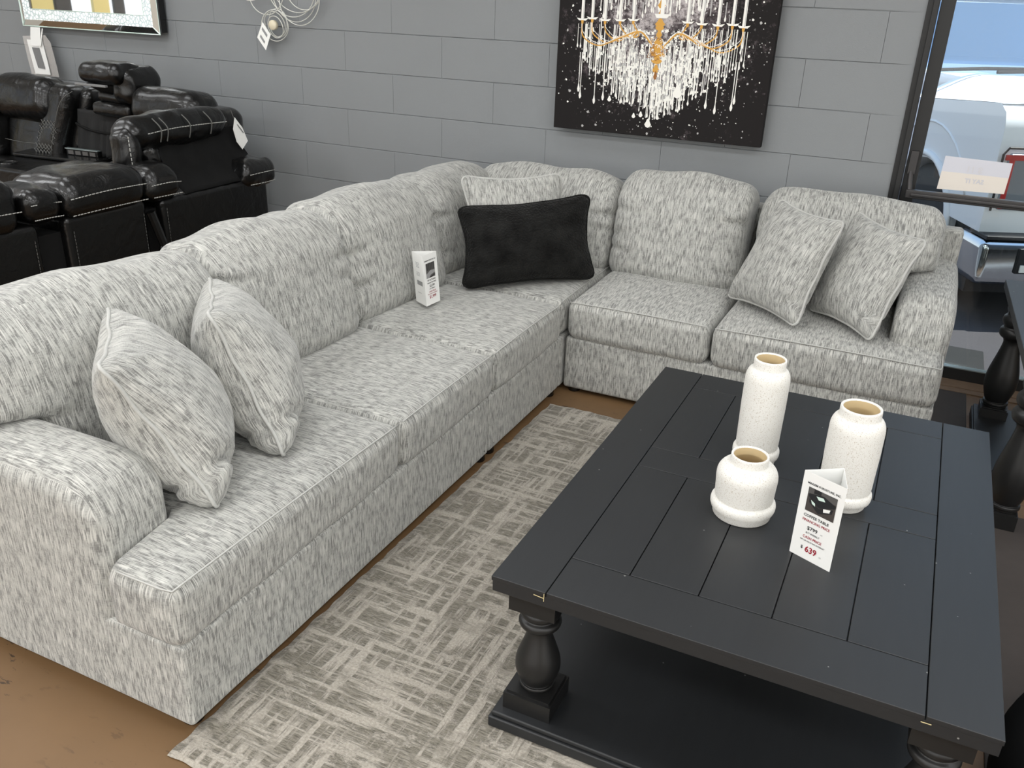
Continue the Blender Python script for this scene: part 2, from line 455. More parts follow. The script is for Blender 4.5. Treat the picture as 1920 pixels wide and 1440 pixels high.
m = MB(); m.box(-8.3, -5, -.1, -8.2, -.2, 3.2); m.box(-8.3, 2.9, -.1, -8.2, WY+.2, 3.2); m.box(-8.3, -.2, -.1, -8.2, 2.9, .7); m.box(-8.3, -.2, 2.4, -8.2, 2.9, 3.2)  # opening added so daylight brightens the mirror's reflection
struct(m.build('wall_left', 'plain_wall'))
for i_, (ya, yb, mt_) in enumerate(((2.18,2.42,'silver_plastic'),(1.93,2.17,'reflection_yellow'),(1.72,1.90,'display_dark'),(1.25,1.45,'reflection_yellow'),(1.05,1.18,'display_dark'))):
    struct(MB().box(-8.19, ya, .6, -8.15, yb, 2.4).build('trim_%d' % (10+i_), mt_))  # unseen panels added only to colour the mirror's reflection
struct(MB().box(-8.3, -5.1, -.1, 4.3, -5, 3.2).build('wall_front', 'plain_wall'))
struct(MB().box(4.2, -5, -.1, 4.3, WY+.2, 3.2).build('wall_right', 'plain_wall'))
struct(MB().box(-8.3, -5.1, 3.1, 4.3, WY+.2, 3.2).build('ceiling', 'ceiling_paint'))
struct(MB().box(-8, WY+.2, -.15, 9, 16, -.05).build('ground_outside', 'asphalt'))
# storefront: frame post, glazed door with push bar, sidelight
dn = thing('door_1', 'dark metal framed glass shop door with push bar', 'door', (.4, WY, 0)); del dn['category']; del dn['label']; dn['kind'] = 'structure'
m = MB(); m.box(-.147, WY-.01, 0, -.103, WY+.09, 3.1); m.box(-.125, WY-.03, 0, -.103, WY-.01, 3.1); struct(m.build('window_frame_post', 'dark_metal', bevel=.002)).name = 'trim_1'
m = MB(); m.box(-.098, WY, 0.01, -.042, WY+.05, 2.5); m.box(.86, WY, .01, .92, WY+.05, 2.5); m.box(-.042, WY, .01, .86, WY+.05, .068); m.box(-.042, WY, 2.42, .86, WY+.05, 2.5)
m.build('door_frame', 'dark_metal', dn, bevel=.002)
MB().box(-.042, WY-.004, .068, .86, WY+.03, .073).build('glazing_bead', 'bright_metal', dn)
MB().box(-.042, WY+.022, .07, .86, WY+.028, 2.42).build('glass_pane', 'window_glass', dn)
m = MB(); m.box(-.075, WY-.075, .835, .85, WY-.045, .872); m.box(-.055, WY-.085, .845, .85, WY-.073, .86); m.build('push_bar', 'bar_metal', dn, bevel=.004)
m = MB(); m.box(-.088, WY-.02, .93, -.055, WY-.001, 1.03); m.add(*tube([(-.072, WY-.012, .94), (-.068, WY-.04, .90), (-.06, WY-.06, .855)], .011)); m.build('bar_bracket', 'bar_metal', dn, bevel=.002)
m = MB(); m.box(.92, WY-.01, 0, .98, WY+.09, 3.1); m.box(-.103, WY-.01, 2.5, .92, WY+.09, 3.1); m.box(.98, WY, 0, 4.2, WY+.05, .07); struct(m.build('trim_2', 'dark_metal'))
struct(MB().box(.98, WY+.02, .07, 4.2, WY+.026, 3.1).build('window_1', 'window_glass'))
m = MB(); m.box(.05, 4.215, 0, .93, WY+.2, .012); m.box(.05, 4.17, 0, .93, 4.215, .006)
struct(m.build('trim_3', 'wood_strip', bevel=.002))

# ================================================================== grey sectional sofa
sofa = thing('sectional_sofa', 'large L-shaped light grey chenille sectional sofa around the black coffee table', 'sofa', (-1.9, 2.6, 0))
FAB = 'grey_chenille'
# local frame of the right run: local +X -> world -Y, local +Y -> world +X
MR = Matrix(((0,1,0,0), (-1,0,0,0), (0,0,1,0), (0,0,0,1)))
def T(x, y, z): return Matrix.Translation((x, y, z))
def part_box(name, M, h, r, mseg, bulge=(0,0,0), func=None, k=4, lump=.004, lsc=5, parent=None, mat=FAB):
    seed = random.random()*50
    lf = lumps(lump, lsc, seed)
    fn = (lambda p: func(lf(p))) if func else lf
    vs, fs = rbox(h[0], h[1], h[2], r, mseg, k, bulge, fn)
    m = MB(); 
    so = random.random()*10
    m.add([v+V((so,so,0)) for v in vs], fs, M=M @ T(-so,-so,0))
    return m.build(name, mat, parent or sofa, smooth=True)
# base modules
def base_box(x0, x1, y0, y1, z0=.018, z1=.255):
    M = T((x0+x1)/2, (y0+y1)/2, (z0+z1)/2)
    return part_box('base', M, ((x1-x0)/2, (y1-y0)/2, (z1-z0)/2), .014, (12, 16, 4), lump=.0015)
base_box(-2.2, -1.285, 1.075, 2.594)
base_box(-2.2, -1.285, 2.599, 3.27)
base_box(-2.2, -1.285, 3.274, 4.2)
part_box('base', T(-.54, 3.755, .1365) @ MR, (.455, .735, .1185), .014, (10,16,4), lump=.0015)
# arms
def arm_fn(sgn):
    def f(p):
        # slight flare to the top, droop towards the front
        p = V(p)
        if p.z > 0:
            p.z += .012*(1-(p.y/.11)**2)
            RR = .13; dx = p.x-(.362-RR)
            if dx > 0:
                cut = RR-math.sqrt(max(0, RR*RR-min(dx, RR)**2))
                p.z -= min(cut, .11)*smooth01(p.z, 0, .2)*.85
        return p
    return f
part_box('arm', T(-1.845, 1.183, .308), (.355, .108, .290), .05, (14,5,12), (.006,.004,0), arm_fn(1), lump=.003)
part_box('arm', T(.098, 3.83, .313) @ MR, (.375, .103, .285), .045, (14,5,12), (.006,.006,0), arm_fn(1), lump=.003)
# back frames
m = MB(); m.box(-2.26, 1.075, .03, -2.17, 4.23, .74); m.build('back_frame', FAB, sofa, bevel=.02, bseg=3)
m = MB(); m.box(-2.165, 4.15, .03, .19, 4.235, .74); m.build('back_frame', FAB, sofa, bevel=.02, bseg=3)
# seat cushions
def seat(cx, cy, hx, hy, M0, notch=None, crown=.016):
    hz = .085; zc = .25+hz+.002
    M = T(cx, cy, zc) @ M0
    def f(p):
        p = V(p)
        if notch:
            side, xcut, amt = notch
            w = 1-smooth01(p.x, xcut-.025, xcut+.012)
            if side*p.y > 0:
                lim = hy-amt
                y = side*p.y
                # squeeze the outer half towards the middle behind the arm front
                y2 = y*(lim/hy)
                p.y = side*(y*(1-w)+y2*w)
        return p
    sc = part_box('seat_cushion', M, (hx, hy-.003, hz), .040, (22, 18, 3), (.004,.004,crown), f, lump=.005, lsc=6)
    # welt around the top front edge
    pts = []
    ez = hz-.008
    for t in range(21):
        y = -hy+.012+(2*hy-.024)*t/20
        pts.append(V((hx-.008, y, ez+.003+crown*.25*(1-(y/hy)**2))))
    pre = [V((hx-.17+.15*t/8, -hy+.008, ez+.003)) for t in range(8)] if (notch and notch[0] < 0) else []
    post = [V((hx-.014-.15*t/8, hy-.008, ez+.003)) for t in range(1, 9)] if (notch and notch[0] > 0) else []
    pts = [M @ p for p in pre+pts+post]
    tb = tube(pts, .0024, n=6)
    MB().add(tb[0], tb[1], tb[2]).build('welt', 'welt', sc, smooth=True)
    return sc
I4 = Matrix.Identity(4)
seat(-1.635, 1.522, .362, .462, I4, (-1, .16, .235))      # next to the left arm, wraps round its front
seat(-1.635, 2.300, .362, .314, I4)
seat(-1.635, 2.935, .362, .318, I4)
seat(-1.645, 3.69, .36, .42, I4)                          # corner seat
seat(-.965, 3.645, .362, .308, MR)
seat(-.227, 3.645, .362, .424, MR, (1, .165, .20))        # wraps round the right arm
# back cushions
def back(px, py, pz, w, h, tilt, M0, thick=.13, side=None, armcut=0, roll=0, seed=0, yaw=0):
    """px,py,pz: bottom front centre. side: +1/-1 local y side that sits over an arm"""
    X = V((cos(tilt), 0, sin(tilt))); Z = V((-sin(tilt), 0, cos(tilt)))
    R = Matrix(((X.x,0,Z.x,0), (0,1,0,0), (X.z,0,Z.z,0), (0,0,0,1)))
    hz = h/2
    M = T(px, py, pz) @ Matrix.Rotation(math.radians(yaw), 4, 'Z') @ M0 @ R @ Matrix.Rotation(roll, 4, 'X') @ T(-thick, 0, hz)
    rnd = random.Random(seed)
    folds = []
    for i in range(6):
        sy = -1 if i % 2 == 0 else 1
        folds.append((sy, rnd.uniform(-hz*.7, hz*.5), rnd.uniform(.10, .20), rnd.uniform(.006, .011), rnd.uniform(-.35, .35)))
    ph = rnd.uniform(0, 6)
    def f(p):
        p = V(p)
        zn = p.z/hz; yn = p.y/(w/2)
        # belly towards the front low down, roll at the top
        if p.x > 0: p.x += .018*(1-yn*yn)*(1-.5*zn)
        p.x -= .05*smooth01(zn, .35, 1.0)
        # softer, rounded corners at the top
        p.z -= .035*abs(yn)**4*smooth01(zn, .2, 1)
        # scalloped top edge
        p.z += .006*sin(yn*7+ph)*smooth01(zn, .4, 1)
        # pinch folds from the side seams
        for sy, z0, ln, am, sl in folds:
            d = (w/2-sy*p.y)
            if d < ln:
                g = (1-d/ln)
                q = (p.z-z0-sl*d)/.012
                p.x -= am*2.2*g*math.exp(-q*q)
                q2 = (p.z-z0-sl*d-.03)/.02
                p.x += am*.6*g*math.exp(-q2*q2)
        if side:
            lowz = armcut
            if p.z < lowz+.05 and side*p.y > 0:
                k = 1-smooth01(p.z, lowz-.03, lowz+.03)
                p.y = side*(side*p.y*(1-k*.46))
        return p
    o = part_box('back_cushion', M, (thick, w/2-.006, hz), .068, (5, 28, 28), (.022, .002, .012), f, k=5, lump=.008, lsc=5.5)
    return o
TL = math.radians(13.5)
back(-1.835, 1.512, .415, .90, .49, TL, I4, side=-1, armcut=-.04, seed=1, yaw=-4.2)
back(-1.83, 2.275, .415, .645, .49, TL, I4, seed=2, yaw=-4.2)
back(-1.83, 2.925, .415, .655, .495, TL, I4, seed=3, yaw=-4.2)
back(-1.86, 3.625, .415, .69, .46, TL, I4, seed=4)
back(-1.665, 3.775, .415, .76, .455, TL, MR, seed=5)
back(-.978, 3.765, .415, .625, .50, TL, MR, seed=6)
back(-.262, 3.765, .415, .75, .49, TL, MR, side=1, armcut=-.04, seed=7)
# feet
for (fx, fy) in ((-1.325, 1.115), (-2.1, 1.12), (-1.31, 2.56), (-1.31, 2.635), (-1.31, 3.22), (-1.23, 3.33), (-.6, 3.34), (.14, 3.33), (.14, 4.1), (-2.1, 4.1)):
    m = MB(); p = lathe([(.024, 0), (.026, .004), (.024, .03), (.026, .045)], 16, fx, fy); m.add(*p); m.build('foot', 'black_gloss', sofa, smooth=True)

# ================================================================== throw pillows
def pillow(name, bl, br, tr, tl, thick, mat, label, cat='pillow', group=None, concave=.10, rho=.14, pipe=.0052, pmat='welt', n=30, seed=0, wr=.010, flip=False, sag=.25, parent=None, corner_fold=None):
    bl, br, tr, tl = map(V, (bl, br, tr, tl))
    ctr = (bl+br+tr+tl)/4
    nrm = ((br-bl)+(tr-tl)).cross((tl-bl)+(tr-br)).normalized()
    if flip: nrm = -nrm
    W = (br-bl).length; Hh = (tl-bl).length
    root = thing(name, label, cat, tuple((bl+br)/2), group)
    rnd = random.Random(seed); so = rnd.uniform(0, 9)
    def edge(u, v):
        du = abs(u)-(1-rho); dv = abs(v)-(1-rho)
        if du > 0 and dv > 0:
            k_ = max(du, dv)/math.hypot(du, dv); u = math.copysign(1-rho+du*k_, u); v = math.copysign(1-rho+dv*k_, v)
        uu = u*(1-concave*(1-v*v)**1.0); vv = v*(1-concave*(1-u*u))
        # round off tips
        rr = .035
        a = (1-uu)/2; b = (1-vv)/2
        return bl*a*b + br*(1-a)*b + tr*(1-a)*(1-b) + tl*a*(1-b)
    def pos(u, v, s):
        p = edge(u, v)
        w = max(0, (1-u*u))*max(0, (1-v*v))
        t = thick*.5*(w**.42)*(1+sag*(-v)*.5)
        q = V((u*W*2.2+so, v*Hh*2.2, s*3+so))
        t += wr*noise.noise(q*2.3)*min(1, w*5)
        # creases radiating from the corners
        for cu, cv in ((-1,-1), (1,-1), (1,1), (-1,1)):
            du = u-cu; dv = v-cv; d = math.hypot(du, dv)
            if d < .9:
                ang = math.atan2(dv, du)
                t += wr*.8*sin(ang*13+so+cu*2)*(1-d/.9)*min(1, w*6)
        if corner_fold:
            for (cu, cv, am) in corner_fold:
                d = math.hypot(u-cu, v-cv)
                t -= am*math.exp(-((d-.42)/.05)**2)*min(1, w*6)
        return p + nrm*s*t
    m = MB()
    for s in (1, -1):
        vs = []; uv = []; fs = []
        for j in range(n+1):
            for i in range(n+1):
                u = -cos(pi*i/n); v = -cos(pi*j/n)
                u = u*.5+(-1+2*i/n)*.5; v = v*.5+(-1+2*j/n)*.5
                vs.append(pos(u, v, s)); uv.append((u*W/2+so, v*Hh/2+s))
        uv = [[0, 0] for _ in vs]
        for j in range(n+1):
            acc = 0
            for i in range(n+1):
                if i: acc += (vs[j*(n+1)+i]-vs[j*(n+1)+i-1]).length
                uv[j*(n+1)+i][0] = acc
            half = uv[j*(n+1)+n//2][0]
            for i in range(n+1): uv[j*(n+1)+i][0] += so-half+s
        for i in range(n+1):
            acc = 0
            for j in range(n+1):
                if j: acc += (vs[j*(n+1)+i]-vs[(j-1)*(n+1)+i]).length
                uv[j*(n+1)+i][1] = acc
            half = uv[(n//2)*(n+1)+i][1]
            for j in range(n+1): uv[j*(n+1)+i][1] += so-half
        for j in range(n):
            for i in range(n):
                a = j*(n+1)+i; q = (a, a+1, a+n+2, a+n+1)
                fs.append(q if s > 0 else q[::-1])
        m.add(vs, fs, uv)
    m.build('cushion_cover', mat, root, smooth=True)
    if pipe:
        pts = []
        K = 24
        for i in range(K): pts.append((-1+2*i/K, -1))
        for i in range(K): pts.append((1, -1+2*i/K))
        for i in range(K): pts.append((1-2*i/K, 1))
        for i in range(K): pts.append((-1, 1-2*i/K))
        P = [edge(u, v)+nrm*.003*sin((u+v)*9+so) for u, v in pts]
        t = tube(P, pipe, True, 8)
        MB().add(t[0], t[1], t[2]).build('piping', pmat, root, smooth=True)
    return root
G = 'grey throw pillows on the sectional'
# bottom-front, bottom-back, top-back, top-front
pillow('throw_pillow', (-1.385,1.335,.440), (-1.71,1.66,.448), (-1.885,1.515,.825), (-1.572,1.215,.83), .275, FAB,
       'grey chenille throw pillow leaning on the left front arm of the sofa', group=G, seed=11, sag=.35, corner_fold=[(-1,-1,.03)])
pillow('throw_pillow', (-1.412,1.615,.438), (-1.715,1.94,.448), (-1.90,1.90,.80), (-1.60,1.585,.835), .275, FAB,
       'grey throw pillow standing edge-on, second from the left front arm', group=G, seed=12, sag=.3, corner_fold=[(-1,-1,.02)])
pillow('throw_pillow', (-.674,3.62,.448), (-.345,3.375,.448), (-.250,3.575,.84), (-.535,3.775,.86), .19, FAB,
       'grey throw pillow on the right run, the left one of the pair, overlapping its neighbour', group=G, seed=13, sag=.2, corner_fold=[(1,-1,.02)])
pillow('throw_pillow', (-.335,3.63,.448), (-.068,3.362,.448), (.050,3.615,.80), (-.232,3.86,.83), .19, FAB,
       'grey throw pillow against the right arm of the sofa', group=G, seed=14, sag=.2, corner_fold=[(1,-1,.03)])
pillow('throw_pillow', (-1.75,3.33,.45), (-1.395,3.64,.45), (-1.505,3.735,.868), (-1.87,3.41,.868), .14, FAB,
       'grey throw pillow in the sofa corner, mostly hidden behind the black pillow', group=G, seed=15, concave=.13, wr=.004, rho=.22)
pillow('lumbar_pillow', (-1.70,3.125,.44), (-1.245,3.575,.44), (-1.345,3.70,.80), (-1.835,3.315,.75), .19, 'black_plush',
       'black plush rectangular lumbar pillow in the sofa corner', seed=16, rho=.24, concave=.13, pipe=.006, pmat='black_plush', wr=.008)

# ================================================================== coffee table
LEGPROF = [(0,.036), (.02,.038), (.045,.046), (.08,.049), (.115,.046), (.135,.040), (.15,.040), (.17,.047), (.205,.050), (.245,.046), (.27,.034), (.30,.029), (.34,.029), (.42,.034), (.52,.042), (.62,.050), (.70,.0535), (.78,.053), (.86,.047), (.92,.040), (.945,.036), (.95,.041), (.975,.042), (.98,.038), (1,.038)]
def turned_leg(parent, cx, cy, zbot, zlow, zhigh, ztop, hw=.055, rs=1.0, hwb=None):
    m = MB(); hwb = hwb or hw
    m.box(cx-hw, cy-hw, zhigh, cx+hw, cy+hw, ztop)
    m.box(cx-hwb, cy-hwb, zbot, cx+hwb, cy+hwb, zlow-.006)
    m.box(cx-hwb*.9, cy-hwb*.9, zlow-.006, cx+hwb*.9, cy+hwb*.9, zlow)
    pts = [(0.001, zhigh)]
    sp = spline([(r*rs, 0, zhigh-(zhigh-zlow)*t) for t, r in LEGPROF], 3)
    m.add(*lathe([(p.x, p.z) for p in sp], 36, cx, cy))
    o = m.build('leg', 'black_wood_leg', parent, smooth=True)
    for p in o.data.polygons:
        if len(p.vertices) > 4 or p.index < 18: p.use_smooth = False
    return o
ct = thing('coffee_table', 'black painted wooden coffee table with plank top and turned legs', 'table', (-.178, 2.078, 0))
X0, X1, Y0, Y1 = -.683, .325, 1.408, 2.742; ZT = .449
m = MB()
g = .0011
def board(x0, y0, x1, y1): m.box(x0+g, y0+g, ZT-.012, x1-g, y1-g, ZT)
board(X0-g, Y0-g, -.553, Y1+g); board(.196, Y0-g, X1+g, Y1+g)
board(-.553, Y0-g, .196, 1.553); board(-.553, 2.620, .196, Y1+g); board(-.553, 2.035, .196, 2.155)
xs = [-.553, -.414, -.260, -.105, .044, .196]
for a, b in zip(xs[:-1], xs[1:]):
    board(a, 1.553, b, 2.035); board(a, 2.155, b, 2.620)
m.box(X0+.002, Y0+.002, ZT-.040, X1-.002, Y1-.002, ZT-.012)
tt = m.build('tabletop', 'black_wood', ct, bevel=.0015)
m = MB(); m.box(X0+.045, Y0+.045, ZT-.075, X1-.045, Y1-.045, ZT-.040); m.build('apron', 'black_wood_leg', ct)
m = MB(); m.box(X0, Y0, .0115, X1, Y1, .042); m.box(X0+.006, Y0+.006, .042, X1-.006, Y1-.006, .056); pass
m.build('bottom_shelf', 'black_wood', ct, bevel=.004)
for cx in (X0+.085, X1-.085):
    for cy in (Y0+.090, Y1-.090):
        turned_leg(ct, cx, cy, .056, .108, .345, .410, hw=.056, hwb=.060)
# worn paint at the board joints
m = MB(); m.add(*tube([(-.556, Y0-.0022, ZT-.002), (-.556, Y0-.0022, ZT-.022)], .0009, n=5)); m.add(*tube([(-.580, Y0-.0022, ZT-.012), (-.557, Y0-.0022, ZT-.014)], .0009, n=5)); m.build('paint_chip', 'raw_wood', ct)
m = MB(); m.add(*tube([(.19, Y0-.0022, ZT-.014), (.208, Y0-.0022, ZT-.014)], .0009, n=5)); m.build('paint_chip', 'raw_wood', ct)

# vases
def vase(cx, cy, h, r, neck, neckh, ringr, footr, label, n=64):
    z0 = ZT
    root = thing('vase', label, 'vase', (cx, cy, z0), 'matte white ceramic vases')
    out = [(footr*.96, 0), (footr, .003), (footr*1.02, .014), (ringr*.965, .020), (ringr*.995, .027), (ringr, .034), (ringr*.985, .040), (ringr*.95, .0445), (r*.945, .0465), (r*.955, .050), (r*.97, .060)]
    sh = h-neckh
    out += [(r*.985, .06+(sh-.06)*.3), (r, .06+(sh-.06)*.5), (r, sh-.034)] + [(neck+(r-neck)*sin(q_*pi/16), sh-.033+.033*cos(q_*pi/16)) for q_ in range(7, 0, -1)] + [(neck*1.01, sh+.0005), (neck, sh+.003), (neck*.995, h-.006), (neck*.985, h-.001), (neck*.955, h)]
    sp = [V((a, 0, b)) for a, b in out]
    lip = neck*.86
    prof = [(p.x, z0+p.z) for p in sp] + [(lip*1.03, z0+h-.0005), (lip, z0+h-.004)]
    m = MB(); vs, fs, uv = lathe(prof, n, cx, cy); fs = fs[:-1]; m.add(vs, fs, uv)
    m.build('body', 'speckled_ceramic', root, smooth=True)
    inn = [(lip*.999, z0+h-.0035), (lip, z0+h-.02), (lip, z0+sh), (r*.8, z0+sh-.02), (r*.85, z0+.06), (r*.7, z0+.02)]
    m = MB(); vs, fs, uv = lathe(inn[::-1], n, cx, cy); fs = fs[:-2]+[fs[-2]]; m.add(vs, [f[::-1] for f in fs], uv)
    m.build('inner_wall', 'ceramic_inside', root, smooth=True)
vase(-.275, 2.220, .306, .0585, .0425, .028, .063, .054, 'tallest slim white ceramic vase on the coffee table, behind the short one')
vase(-.030, 2.102, .272, .0655, .0495, .026, .068, .056, 'white ceramic vase standing behind the coffee table price card')
vase(-.249, 1.929, .166, .0735, .0455, .024, .079, .0705, 'short squat white ceramic vase in front of the tallest vase')

# price cards ------------------------------------------------------
def tri_card(name, label, A, B, C3, h, lean, cat='sign'):
    """A,B: bottom of the printed face seen by the camera; C3: third bottom corner"""
    A, B, C3 = map(V, (A, B, C3)); up = V(lean)
    root = thing(name, label, cat, tuple((A+B+C3)/3))
    m = MB(); th = .0006
    P = [A, B, C3]; Q = [p+up*h for p in P]
    cen = (A+B+C3)/3
    ins = [p+(cen-p).normalized()*th*2 for p in P]; insq = [p+up*h for p in ins]
    vs = P+Q+ins+insq; fs = []
    for i in range(3):
        j = (i+1) % 3
        fs += [(i, j, 3+j, 3+i), (6+j, 6+i, 9+i, 9+j), (3+i, 3+j, 9+j, 9+i), (j, i, 6+i, 6+j)]
    m.add(vs, fs); m.build('folded_card', 'paper', root)
    X = (B-A).normalized(); Z = up.normalized(); Nn = X.cross(Z).normalized()
    if (cen-A).dot(Nn) > 0: Nn = -Nn
    Fm = Matrix(((X.x, Z.x, Nn.x, 0), (X.y, Z.y, Nn.y, 0), (X.z, Z.z, Nn.z, 0), (0,0,0,1)))
    F = Matrix.Translation(A+Nn*.0007) @ Fm
    return root, F, (B-A).length
A = (-.113, 1.818, ZT); B = (-.018, 1.776, ZT); C3 = (-.035, 1.868, ZT)
root, F, W = tri_card('price_card', 'white folded price card for the coffee table in front of the vases', A, B, C3, .217, (0, 0, 1))
m = MB()
def line(s, z, size, mi, bold=0, x=None, xs=1.0): text_to(m, s, size, F @ T(W/2 if x is None else x, z, .0002), mi, bold=bold, xs=xs)
c = W*.47
line('MARIEM FURNITURE, INC.', .1895, .0077, 0, .00012, x=W*.52, xs=.92)
line('COFFEE TABLE', .1085, .0100, 0, .00018, x=c, xs=.95)
line('FINANCING PRICE', .0965, .0092, 1, .00016, x=c+.002, xs=.90)
line('$799', .0775, .0130, 0, .0002, x=c-.004); line('.00', .0775, .005, 2, x=c+.019)
line('$17 WEEKLY', .0672, .0062, 0, .00008, x=c-.001)
line('CASH PRICE', .0545, .0092, 1, .00016, x=c, xs=.95)
line('OR 120 DAYS NO INTEREST', .0462, .0050, 0, .00006, x=c+.002)
line('$', .0250, .011, 0, .0002, x=c-.021); line('639', .0205, .0215, 1, .0005, x=c+.002, xs=.92); line('.00', .0205, .005, 2, x=c+.026)
m.build('lettering', ['ink', 'ink_red', 'ink_grey'], root)
m = MB()
px0, pz0, pw, ph_ = W*.17, .123, W*.68, .060
def q(u0, v0, u1, v1, mi, u2=None, v2=None): pass
def poly(pts, mi, lift): m.add([V((px0+u*pw, pz0+v*ph_, lift)) for u, v in pts], [tuple(range(len(pts)))], uvs=[(0,0)]*len(pts), M=F, mi=mi)
poly([(0,0),(1,0),(1,1),(0,1)], 0, .0001)
poly([(0,.72),(1,.72),(1,1),(0,1)], 3, .00015)
poly([(.2,.8),(.45,.84),(.45,1),(.2,1)], 1, .0002)
poly([(.05,.74),(.55,.86),(1,.66),(.95,.55),(.45,.30),(.05,.60)], 2, .00025)
poly([(.30,.74),(.55,.78),(.62,.66),(.40,.62)], 4, .0003)
poly([(.08,.55),(.45,.28),(.93,.5),(.9,.30),(.45,.06),(.1,.38)], 1, .0003)
poly([(.15,.5),(.3,.42),(.32,.3),(.2,.36)], 4, .00035)
poly([(.6,.36),(.84,.44),(.82,.3),(.62,.22)], 5, .00035)
m.build('printed_photo', ['taupe_mat', 'ink', 'black_wood', 'display_dark', 'mirror_edge', 'paper'], root)
# card on the sofa seat
A = (-1.700, 2.846, .452); B = (-1.692, 2.940, .452); C3 = (-1.772, 2.885, .452)
root, F, W = tri_card('price_card', 'white folded price card standing on the grey sofa seat', A, B, C3, .205, (-.09, 0, 1))
m = MB(); c = W*.5
line('MARIEM FURNITURE, INC.', .178, .0072, 0, .0001, x=c, xs=.92)
line('MT SECTIONAL', .098, .0085, 0, .0001, x=c, xs=.95)
line('FINANCING PRICE', .087, .0080, 0, .0001, x=c, xs=.9)
line('$2,399', .073, .0125, 0, .0002, x=c)
line('$ 47 WEEKLY', .063, .0065, 0, .0001, x=c)
line('CASH PRICE', .051, .0085, 1, .0001, x=c)
line('OR 120 DAYS NO INTEREST', .043, .0052, 1, .0001, x=c)
line('$1,999', .027, .0165, 1, .0003, x=c)
m.build('lettering', ['ink', 'ink_red', 'ink_grey'], root)
m = MB(); px0, pz0, pw, ph_ = W*.16, .110, W*.62, .060
poly([(0,0),(1,0),(1,1),(0,1)], 0, .0001)
for k_ in range(5): poly([(.12+k_*.18,.5),(.19+k_*.18,.5),(.19+k_*.18,1),(.12+k_*.18,1)], 1, .0002)
poly([(0,.28),(.5,.5),(1,.45),(1,.28),(.5,.18),(.3,.0),(0,0)], 2, .0002)
poly([(.2,0),(1,.2),(1,.12),(.5,0)], 1, .0003)
m.build('printed_photo', ['display_dark', 'ink', 'ink_grey'], root)
m = MB()
# small print on the narrow side face
Av = V(A); Cv = V(C3); X = (Av-Cv).normalized(); Z = V((-.09,0,1)).normalized(); Nn = X.cross(Z).normalized()
if (Av*.0+(V(A)+V(B)+V(C3))/3-Cv).dot(Nn) > 0: Nn = -Nn
F = Matrix.Translation(Cv+Nn*.0008) @ Matrix(((X.x,Z.x,Nn.x,0), (X.y,Z.y,Nn.y,0), (X.z,Z.z,Nn.z,0), (0,0,0,1)))
W2 = (Av-Cv).length
for zz in (.168,.162,.156,.15,.128,.122,.116,.045): m.add([V((W2*.3, zz, 0)), V((W2*.62, zz, 0)), V((W2*.62, zz+.0018, 0)), V((W2*.3, zz+.0018, 0))], [(0,1,2,3)], uvs=[(0,0)]*4, M=F)
m.add([V((W2*.3, .078, 0)), V((W2*.8, .078, 0)), V((W2*.8, .096, 0)), V((W2*.3, .096, 0))], [(0,1,2,3)], uvs=[(0,0)]*4, M=F)
m.build('small_print', 'ink_grey', root)

# ================================================================== rugs
m = MB(); nx, ny = 150, 200; rx0, rx1, ry0, ry1 = -1.262, .30, 1.0, 3.14
vs = []; fs = []
for j in range(ny+1):
    for i in range(nx+1):
        x = rx0+(rx1-rx0)*i/nx; y = ry0+(ry1-ry0)*j/ny; x -= (1-i/nx)*(.032-.032*j/ny)
        e = .006*noise.noise(V((x*18, y*18, 0)))
        if i in (0, nx) : x += e*1.2
        if j in (0, ny) : y += e*2.0
        edge_ = min(1, min(i, nx-i, j, ny-j)/2)
        z = .0035+.0065*edge_ + .0022*noise.noise(V((x*38, y*38, 3)))*edge_ + .0015*noise.noise(V((x*110, y*110, 7)))*edge_
        vs.append(V((x, y, z)))
for j in range(ny):
    for i in range(nx):
        a = j*(nx+1)+i; fs.append((a, a+1, a+nx+2, a+nx+1))
m.add(vs, fs)
m.box(rx0+.01, ry0+.01, .001, rx1-.01, ry1-.01, .003)
tag(m.build('area_rug', 'rug_pile', smooth=True), 'beige and grey distressed plaid area rug under the coffee table', 'rug')
tag(MB().box(.40, .9, .0, 1.7, 3.092, .008).build('floor_cover', 'taupe_mat', bevel=.003), 'dark taupe flat mat on the floor right of the coffee table', 'mat')
tag(MB().box(.16, 3.2, .0, .36, 4.165, .005).build('floor_cover', 'taupe_mat', bevel=.002), 'brown-grey flat sheet added for the shaded floor beside the glass door', 'mat')  # added dark sheet stands in for shade on the floor

# low round ottoman at the right edge
ot = thing('ottoman', 'low black ottoman at the right edge beside the coffee table', 'ottoman', (.81, 1.70, 0))
m = MB(); m.add(*lathe([(.41,.05),(.425,.06),(.43,.10),(.43,.16),(.42,.20),(.39,.22),(.2,.226),(.01,.227)], 48, .81, 1.70)); m.build('cushion', 'shaded_black', ot, smooth=True)  # cushion colour taken near black for the shadow on it
m = MB(); m.add(*lathe([(.36,.008),(.36,.05)], 32, .81, 1.70)); m.build('plinth', 'black_gloss', ot)

